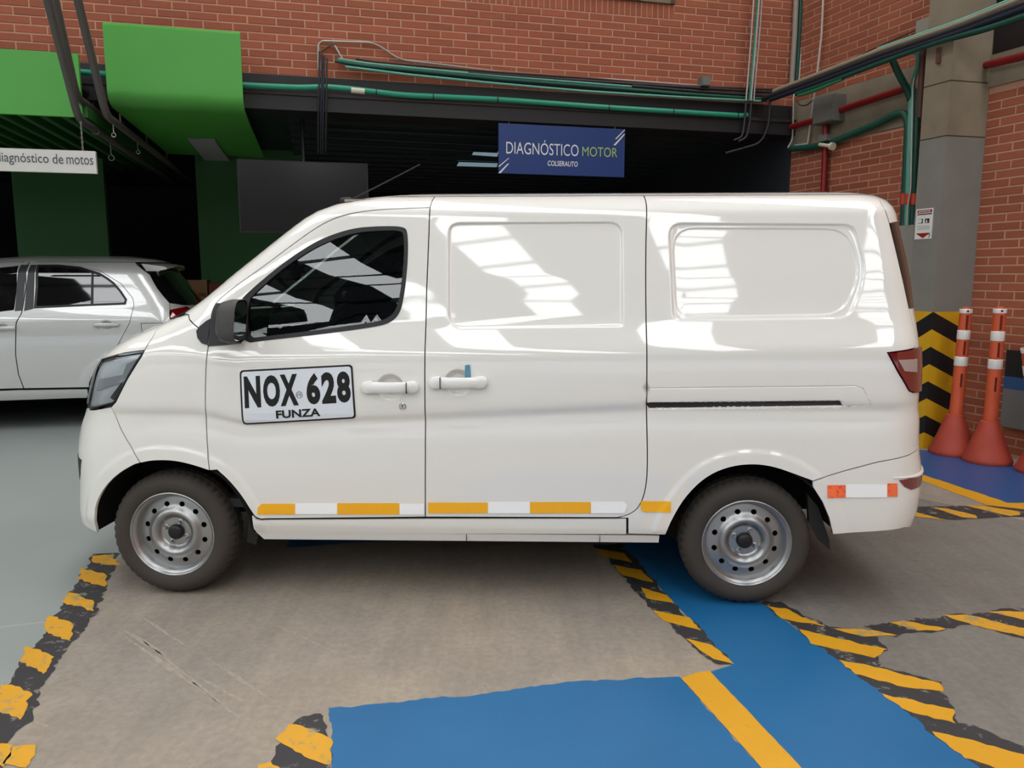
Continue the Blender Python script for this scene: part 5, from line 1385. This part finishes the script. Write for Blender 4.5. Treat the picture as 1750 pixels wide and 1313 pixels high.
# ---------------------------------------------------------------- orange posts
post_o = mat('orange_plastic', (200, 86, 52), .5, var=.10, vs=8); base_o = mat('orange_rubber_base', (170, 66, 48), .62, var=.14, vs=7)
band_w = mat('reflective_white', (240, 238, 232), .3); slot_d = mat('slot_dark_red', (92, 28, 18), .8)
def delineator(label, foot, head, zt_):
    foot = np.array([foot[0], foot[1], 0.]); top = np.array(head)
    t = thing('traffic_post', label, 'traffic post', foot, group='orange traffic posts at the brick wall')
    ax = top-foot; Lh = np.linalg.norm(ax); ax /= Lh
    MB().lathe([(.0, .0), (.172, .0), (.178, .012), (.176, .030), (.160, .06), (.125, .15), (.087, .26), (.066, .325), (.058, .33), (0, .33)], foot, UP, 40).build('post_base', base_o, t, 40)
    s = .32
    prof = [(.052, s), (.054, s+.04)]
    Ht = Lh-.02
    prof += [(.050, s+.06), (.045, Ht-.09), (.045, Ht-.06), (.043, Ht-.03), (.030, Ht-.006), (.0, Ht)]
    MB().lathe(prof, foot, ax, 24).build('post_tube', post_o, t, 40)
    for zf, h_ in ((.625, .075), (.80, .075), (.955, .035)):
        z = Lh*zf; r_ = np.interp(z, [s, Ht-.09], [.0535, .0462])
        MB().lathe([(r_, z-h_/2), (r_+.0012, z-h_/2+.002), (r_+.0010, z+h_/2-.002), (r_-.001, z+h_/2)], foot, ax, 24).build('reflective_band', band_w, t, 40)
    view = CAM-foot; view[2] = 0; view /= np.linalg.norm(view); side = np.cross(UP, view); d_ = view*.95+side*.3; d_ /= np.linalg.norm(d_); tg = np.cross(ax, d_)
    for zf in (.50, .715, .885):
        MB().box(foot+ax*Lh*zf+d_*.0475, (.014, .008, .11), [tg, d_, ax]).build('slot', slot_d, t)
    MB().lathe([(0, .0475), (.009, .0475), (.009, .03)], foot+ax*(Ht-.035), d_, 12).build('eyelet', slot_d, t)
    return t
g1, g2 = ground(1627, 775), ground(1686, 789)
def head_at(u_, v_, foot, lean): return hit(u_, v_, (foot[0]+lean, foot[1]+lean, 0), (0, 1, 0))
delineator('orange traffic post with a conical base touching the striped column', g1, head_at(1652, 520, g1, .0), 1.3)
delineator('orange traffic post standing between the other two along the brick wall', g2, head_at(1710, 519, g2, .0), 1.3)
g3 = RW(3.2, .2, 0); delineator('orange traffic post farthest from the striped column', g3, head_at(1756, 588, g3, .0), 1.1)
(s0, z1), (s1, z0) = rwsz(1722, 598, .02), rwsz(1747, 735, .02)
t = thing('leaning_board', 'blue, black and grey board leaning on the bricks behind a traffic post', 'board', RW((s0+s1)/2, .03, z0))
s1 += .25
for nm, y0_, y1_, m in (('black_field', .66, 1., mat('board_black_m', (30, 30, 32), .5)), ('blue_field', .50, .66, mat('board_blue_m', (44, 84, 130), .5)), ('grey_field', 0., .50, mat('board_grey_m', (112, 114, 112), .5))):
    wbox(MB(), s0, s1, .012, .03, z0+(z1-z0)*y0_, z0+(z1-z0)*y1_).build(nm, m, t)
# ---------------------------------------------------------------- cardboard boxes behind the car
cardb = mat('cardboard', (150, 118, 84), .8, var=.08, vs=7)
bench = thing('work_bench', 'dark work bench behind the silver car', 'bench', BW(-6.45, 2.4, 0))
bbox(MB(), -6.95, -5.7, 2.12, 2.62, .86, .90).build('bench_top', black_matt, bench)
for a in (-6.9, -5.76):
    for b in (2.14, 2.55): bbox(MB(), a, a+.05, b, b+.05, 0, .86).build('bench_leg', black_matt, bench)
for i, (a0, a1, b0, h_, m) in enumerate(((-6.70, -6.34, 2.15, .50, cardb), (-6.32, -6.02, 2.17, .46, mat('cardboard_red', (120, 62, 46), .8)))):
    t = thing('cardboard_box', ('brown cardboard box on the bench behind the silver car', 'reddish cardboard box beside the brown one on the bench')[i], 'box', BW((a0+a1)/2, b0, .9))
    bbox(MB(), a0, a1, b0, b0+.35, .90, .90+h_).build('box_body', m, t)
    bbox(MB(), a0+.01, a1-.01, b0-.004, b0, .90+h_*.62, .90+h_*.70).build('packing_tape', mat('packing_tape_m', (104, 78, 52), .3), t)
    bbox(MB(), a0-.005, (a0+a1)/2, b0-.01, b0+.36, .90+h_, .905+h_).build('box_flap', m, t); bbox(MB(), (a0+a1)/2+.004, a1+.005, b0-.01, b0+.36, .90+h_, .905+h_).build('box_flap', m, t)
# ---------------------------------------------------------------- the silver hatchback
silver = mat('silver_car_paint', (204, 204, 202), .34, metal=.35, coat=1.)
car = Body(.86,
    [0, .28, .33, .40, .55, .75, .95, 1.06, 1.12, 1.17, 1.30, 1.45, 1.60, 2.0],
    [.10, .07, .04, .028, .012, .0, .004, .012, .030, .055, .092, .136, .19, .33], .02,
    [.2, .3, .5, .8, .95, 1.05, 1.15, 1.25, 1.35, 1.46, 1.52, 1.57, 1.62, 1.652, 1.7],
    [-2.9, -2.95, -3.0, -2.95, -2.80, -2.45, -1.98, -1.75, -1.58, -1.38, -1.25, -1.12, -.95, -.6, -.6],
    [.95, 1.0, 1.06, 1.08, 1.05, 1.01, .955, .90, .83, .755, .72, .69, .60, .30, .3],
    ([0, .9, 1.1, 2], [.55, .55, .45, .36]), ([0, 2], [2.8, 3.0]), ([0, .9, 1.2, 2], [.40, .38, .36, .34]), ([0, 2], [2.8, 2.8]), 1.655, 1.46, 2.3)
C_O = np.array([-4.038, 7.176, 0.]); C_M = (C_O, E1, E2)
def cq(u, v): return np.array(car.from_px(C_M, u, v)[:2])
def cqs(p): return [cq(*t) for t in p]
def Kf(z): return np.array([car.qrange(z)[0]+.0006, z])
def Kr(z): return np.array([car.qrange(z)[1]-.0006, z])
def kr(g, z): xf, xr, L_, R_ = car.pars(z); return np.array([xr-R_+R_*math.pi/2*g, z])
def kf(g, z): xf, xr, L_, R_ = car.pars(z); return np.array([xf+L_-L_*math.pi/2*g, z])
def feat_car(x, z):
    y = 0
    for c_ in ((.228, .992), (-.64, .975)):
        y = y + .02*sstep((1.05-((x-c_[0])/.055)**2-((z-c_[1])/.042)**2)/.8)
    for cx_ in (.40, -2.2):
        y = y - .012*sstep((.47-np.hypot(x-cx_, z-.31))/.05)
    return y
car.feats = [feat_car]
croot = thing('silver_car', 'silver hatchback parked behind the white van under the green canopy', 'car', C_O, TH)
gB = cqs([(52, 447), (45, 490), (37, 536), (28, 552), (27, 607), (32, 640), (41, 664)])
gR = cqs([(205, 583), (222, 551), (229, 522), (227, 510), (207, 485), (171, 463), (122, 451)])
arch = [np.array([.40+.385*math.cos(t), .31+.385*math.sin(t)]) for t in np.linspace(math.pi*1.02, -.02*math.pi, 24)]
arch = [p if p[1] > .32 else np.array([p[0], .32]) for p in arch]
farch = [np.array([-2.2+.385*math.cos(t), .31+.385*math.sin(t)]) for t in np.linspace(math.pi*1.02, -.02*math.pi, 24)]
farch = [p if p[1] > .32 else np.array([p[0], .32]) for p in farch]
ia = min(range(len(arch)), key=lambda i: abs(arch[i][1]-.45) + (9 if arch[i][0] > .4 else 0)); ib = min(range(len(arch)), key=lambda i: abs(arch[i][0]-.27))
ZRF = 1.585
P_rd = gB + [cq(153, 662)] + arch[ia:ib] + gR[0:]
gRr = gR[::-1]
glass_edge = cqs([(256, 469.5), (262, 481), (269, 493), (280, 507), (290, 518)])
P_q = gR[::-1] + arch[ib:] + [np.array([.80, .32]), kr(.5, .35), kr(.55, .6), kr(.5, .9), kr(.42, 1.0)] + cqs([(290, 545), (290, 529)]) + glass_edge[::-1] + [kr(.30, 1.52), kr(.25, ZRF), np.array([.2, ZRF]), np.array([gR[-1][0], ZRF])]
P_fd = [np.array([-1.72, .42]), np.array([-1.76, .8]), np.array([-1.72, 1.0]), np.array([-1.70, 1.10]), np.array([-1.45, 1.24]), np.array([-1.0, 1.50]), np.array([-.75, 1.56]), gB[0]-np.array([.004, 0])] + [p-np.array([.004, 0]) for p in gB[1:]]
P_fd = P_fd
rw_glass = cqs([(65, 453), (61.5, 490), (58, 527), (150, 523), (214.6, 520.5), (217, 512), (207, 497), (195, 483), (183, 474), (171, 467), (137, 456.5), (100, 453)])
fw_glass = [np.array([-1.40, 1.16]), np.array([-1.30, 1.26]), np.array([-1.0, 1.44]), np.array([-.78, 1.52])] + cqs([(33, 453), (29, 490), (24, 530), (0, 533)])
fw_glass = fw_glass
P_ff = [np.array([-1.72, .42]), np.array([-1.80, .40])] + farch[::-1] + [np.array([-2.60, .32]), kf(.5, .34), kf(.55, .6), kf(.55, .9), kf(.5, 1.02), np.array([-1.9, 1.075]), np.array([-1.72, 1.09]), np.array([-1.72, 1.0]), np.array([-1.76, .8])]
P_sl = [np.array([-1.80, .395]), np.array([-.55, .40]), cq(41, 667), cq(150, 665), np.array([.02, .33]), np.array([.0, .30]), np.array([-1.80, .30])]
for mi in (False, True):
    rd = panel(car, 'rear_door', P_rd, silver, croot, holes=[rw_glass], extra=ell((.228, .992), .055, .042), mirror=mi, step=.04)
    panel(car, 'door_glass', rw_glass, dark_glass, rd, off=-.004, gap=-.004, rim=.004, mirror=mi, step=.05)
    panel(car, 'window_seal', rw_glass, black_plastic, rd, holes=[offset_poly(rw_glass, .018)], off=.002, gap=-.002, rim=.004, mirror=mi, step=.03)
    vb = cqs([(157, 463), (160, 464), (159, 523), (155, 523)]); panel(car, 'window_bar', vb, black_plastic, rd, off=.003, gap=0, rim=.004, mirror=mi, step=.03)
    pil = cqs([(53, 453), (64, 453), (57, 528), (41, 532)]); panel(car, 'pillar_cover', pil, mat('pillar_black', (52, 52, 54), .4), rd, off=.002, gap=0, rim=.004, mirror=mi, step=.03)
    fd = panel(car, 'front_door', P_fd, silver, croot, holes=[fw_glass], extra=ell((-.64, .975), .055, .042), mirror=mi, step=.05)
    panel(car, 'door_glass', fw_glass, dark_glass, fd, off=-.004, gap=-.004, rim=.004, mirror=mi, step=.05)
    pil = cqs([(36, 453), (50, 453), (38, 531), (25, 532)]); panel(car, 'pillar_cover', pil, mat('pillar_black', (52, 52, 54), .4), fd, off=.002, gap=0, rim=.004, mirror=mi, step=.03)
    qp_ = panel(car, 'rear_quarter', P_q, silver, croot, mirror=mi, step=.04)
    panel(car, 'front_wing', P_ff, silver, croot, mirror=mi, step=.05)
    panel(car, 'sill', P_sl, silver, croot, mirror=mi, step=.05)
    panel(car, 'tail_light', [*cqs([(290.5, 545), (290.5, 530)]), kr(.62, 1.15), kr(.72, 1.10), kr(.70, .92), kr(.5, .92)], lamp_red, croot, off=.012, gap=.002, rim=.03, mirror=mi, step=.03)
    if not mi:
        flap_ = cqs([(241, 553), (279, 552), (281, 570), (243, 572)]); seal_l = flap_+[flap_[0]]
        for a_, b_ in zip(seal_l[:-1], seal_l[1:]):
            MB().tube([car.S(*a_)-np.array([0, .0005, 0]), car.S(*b_)-np.array([0, .0005, 0])], .0028, 5).build('fuel_flap_gap', seal_black, qp_, None, True)
    for (hx, hz_), dpar in (((.228, .992), rd), ((-.64, .975), fd)):
        y_ = float(car.S(hx, hz_, False)[1]); yy_ = (2*.86-y_+.02) if mi else y_-.02
        MB().rbox((hx, yy_, hz_+.005), (.225, .022, .034), .010, n=3).build('door_handle', silver, dpar, 50, True)
    for A_c, cx_ in ((arch, .40), (farch, -2.2)):
        v_, f_ = [], []
        for p in A_c:
            y0_ = float(car.S(car.q_of(*p), p[1])[1])+.01
            for y_ in (y0_, .45): v_.append((p[0], 2*.86-y_ if mi else y_, p[1]))
        for i in range(len(A_c)-1): f_.append((2*i, 2*i+1, 2*i+3, 2*i+2))
        f_.append(tuple(2*i+1 for i in range(len(A_c))))
        link_mesh('wheel_arch', v_, f_, mat('arch_black', (20, 19, 19), .9), croot, True)
# roof and bonnet shells
def shell(name, z0, z1, gfun0, gfun1, m, rows=12, cols=70, off=0.):
    v_, n_, f_ = [], [], []
    for i in range(rows+1):
        z = z0+(z1-z0)*math.sin(i/rows*math.pi/2)
        q = np.linspace(gfun0(z), gfun1(z), cols); N_ = car.normals(q, np.full(cols, z), .0004)
        for X, nn in zip(car.S(q, np.full(cols, z)), N_): v_.append(X+nn*off); n_.append(nn)
    for i in range(rows):
        for k in range(cols-1): A = i*cols+k; f_.append((A, A+1, A+cols+1, A+cols))
    v_ = np.array(v_); n_ = np.array(n_); k = len(v_)
    w_ = v_.copy(); w_[:, 1] = 2*.86-w_[:, 1]; m_ = n_.copy(); m_[:, 1] *= -1
    f2 = f_ + [tuple(i+k for i in reversed(t)) for t in f_]
    t0 = rows*cols
    if z1 > 1.6: f2 += [(t0+j, t0+j+1, k+t0+j+1, k+t0+j) for j in range(cols-1)]
    return link_mesh(name, np.vstack([v_, w_]), f2, m, croot, True, normals=np.vstack([n_, m_]))
shell('roof', ZRF+.002, car.ztop-.0005, lambda z: car.qrange(z)[0]+.0006, lambda z: car.qrange(z)[1]-.0006, silver)
panel(car, 'hatch_glass', glass_edge + [kr(.62, 1.17), Kr(1.16), Kr(1.3), Kr(1.5), kr(.7, 1.50), kr(.36, 1.50)], dark_glass, croot, both=True, gap=.002, step=.05)
panel(car, 'hatch_lid', [glass_edge[-1], cq(290.5, 530), kr(.62, 1.15), kr(.72, 1.10), kr(.70, .92), kr(.7, .72), Kr(.72), Kr(.9), Kr(1.155), kr(.62, 1.165)], silver, croot, both=True, step=.05)
panel(car, 'rear_bumper', [kr(.42, 1.0), kr(.5, .92), kr(.70, .92), kr(.7, .715), Kr(.715), Kr(.5), Kr(.32), kr(.5, .34), kr(.55, .6), kr(.5, .9)], silver, croot, both=True, step=.05)
# tail spoiler
sp = [(.50, 1.600), (.74, 1.575), (.775, 1.562), (.772, 1.548), (.70, 1.535), (.66, 1.505), (.55, 1.53)]
mb = MB(); ys = np.linspace(-.54, .54, 15); prof_ = []
for y_ in ys:
    k_ = 1-(abs(y_)/.54)**3*.16; d_ = -.03*(abs(y_)/.54)**2
    prof_.append([np.array([.50+(p[0]-.50)*k_, .86+y_, p[1]+d_]) for p in sp])
n = len(sp); mb.v = [p for r in prof_ for p in r]
for i in range(len(ys)-1):
    for k in range(n): mb.f.append((i*n+k, i*n+(k+1) % n, (i+1)*n+(k+1) % n, (i+1)*n+k))
mb.f += [tuple(range(n)), tuple((len(ys)-1)*n+k for k in reversed(range(n)))]
fix_normals(mb.build('tail_spoiler', silver, croot, 45, True))
panel(car, 'front_end', [kf(.5, 1.02), kf(.55, .9), kf(.55, .6), kf(.5, .34), Kf(.32), Kf(.6), Kf(.9), Kf(1.03)], silver, croot, both=True, step=.06)
panel(car, 'bonnet', [kf(.5, 1.025), Kf(1.035), Kf(1.1), Kf(1.14), kf(.6, 1.14), np.array([-1.72, 1.095]), np.array([-1.9, 1.08])], silver, croot, both=True, step=.06)
panel(car, 'windscreen', [np.array([-1.70, 1.105]), kf(.6, 1.145), Kf(1.145), Kf(1.3), Kf(1.5), Kf(ZRF), kf(.5, ZRF), np.array([-.75, ZRF]), np.array([-.75, 1.565]), np.array([-1.0, 1.505]), np.array([-1.45, 1.245])], dark_glass, croot, both=True, step=.06)
panel(car, 'roof_rail', [np.array([-.75, 1.565]), gB[0]+np.array([-.004, .0]), gB[0]+np.array([.004, 0]), gR[-1], np.array([gR[-1][0], ZRF]), np.array([-.75, ZRF])], silver, croot, step=.04, gap=.001)
panel(car, 'roof_rail', [np.array([-.75, 1.565]), gB[0]+np.array([-.004, .0]), gB[0]+np.array([.004, 0]), gR[-1], np.array([gR[-1][0], ZRF]), np.array([-.75, ZRF])], silver, croot, step=.04, gap=.001, mirror=True)
MB().box((-1.0, .86, .40), (3.4, 1.45, .16)).build('underbody', under, croot, None, True)
for cx_ in (.40, -2.2):
    for mi in (False, True):
        w = bpy.data.objects.new('wheel', None); COL.objects.link(w); w.parent = croot; ORG[w] = ORG[croot]
        w.location = (cx_, 2*.86-.03 if mi else .03, .310); w.rotation_euler = (0, 0, math.pi if mi else 0)
        fix_normals(MB().lathe([(.19, .03), (.205, .012), (.24, .0), (.28, .006), (.302, .03), (.31, .06), (.31, .13), (.30, .17), (.2, .18)], (0, 0, 0), (0, 1, 0), 48).build('tyre', rubber, w, 40, True))
        fix_normals(MB().lathe([(0, .02), (.03, .018), (.06, .022), (.15, .024), (.185, .012), (.2, .016), (.2, .12)], (0, 0, 0), (0, 1, 0), 40).build('hub_cap', steel, w, 40, True))
        for k in range(7):
            t_ = k*2*math.pi/7; fix_normals(MB().prism([(r_*math.cos(t_+s_), .0195, r_*math.sin(t_+s_)) for r_, s_ in ((.08, -.12), (.165, -.14), (.165, .14), (.08, .12))], (0, .003, 0)).build('cap_slot', seal_black, w, None, True))
# dark seals along the side gaps
def car_seal(lines, mirror):
    v_, f_ = [], []
    for ln in lines:
        pts = np.array(resample(ln, .04, False)); k = len(v_)
        for i, p in enumerate(pts):
            t_ = pts[min(i+1, len(pts)-1)]-pts[max(i-1, 0)]; t_ /= np.linalg.norm(t_)+1e-9; n_ = np.array([-t_[1], t_[0]])
            for s_ in (-1, 1):
                c_ = p+n_*.012*s_; X = car.S(c_[0], c_[1], False)+np.array([0, .012, 0])
                v_.append((X[0], 2*.86-X[1] if mirror else X[1], X[2]))
        for i in range(len(pts)-1): f_.append((k+2*i, k+2*i+1, k+2*i+3, k+2*i+2))
    link_mesh('panel_seal', v_, f_, seal_black, croot, True)
for mi in (False, True): car_seal([gB, gR, [gB[-1], cq(153, 662)], glass_edge], mi)
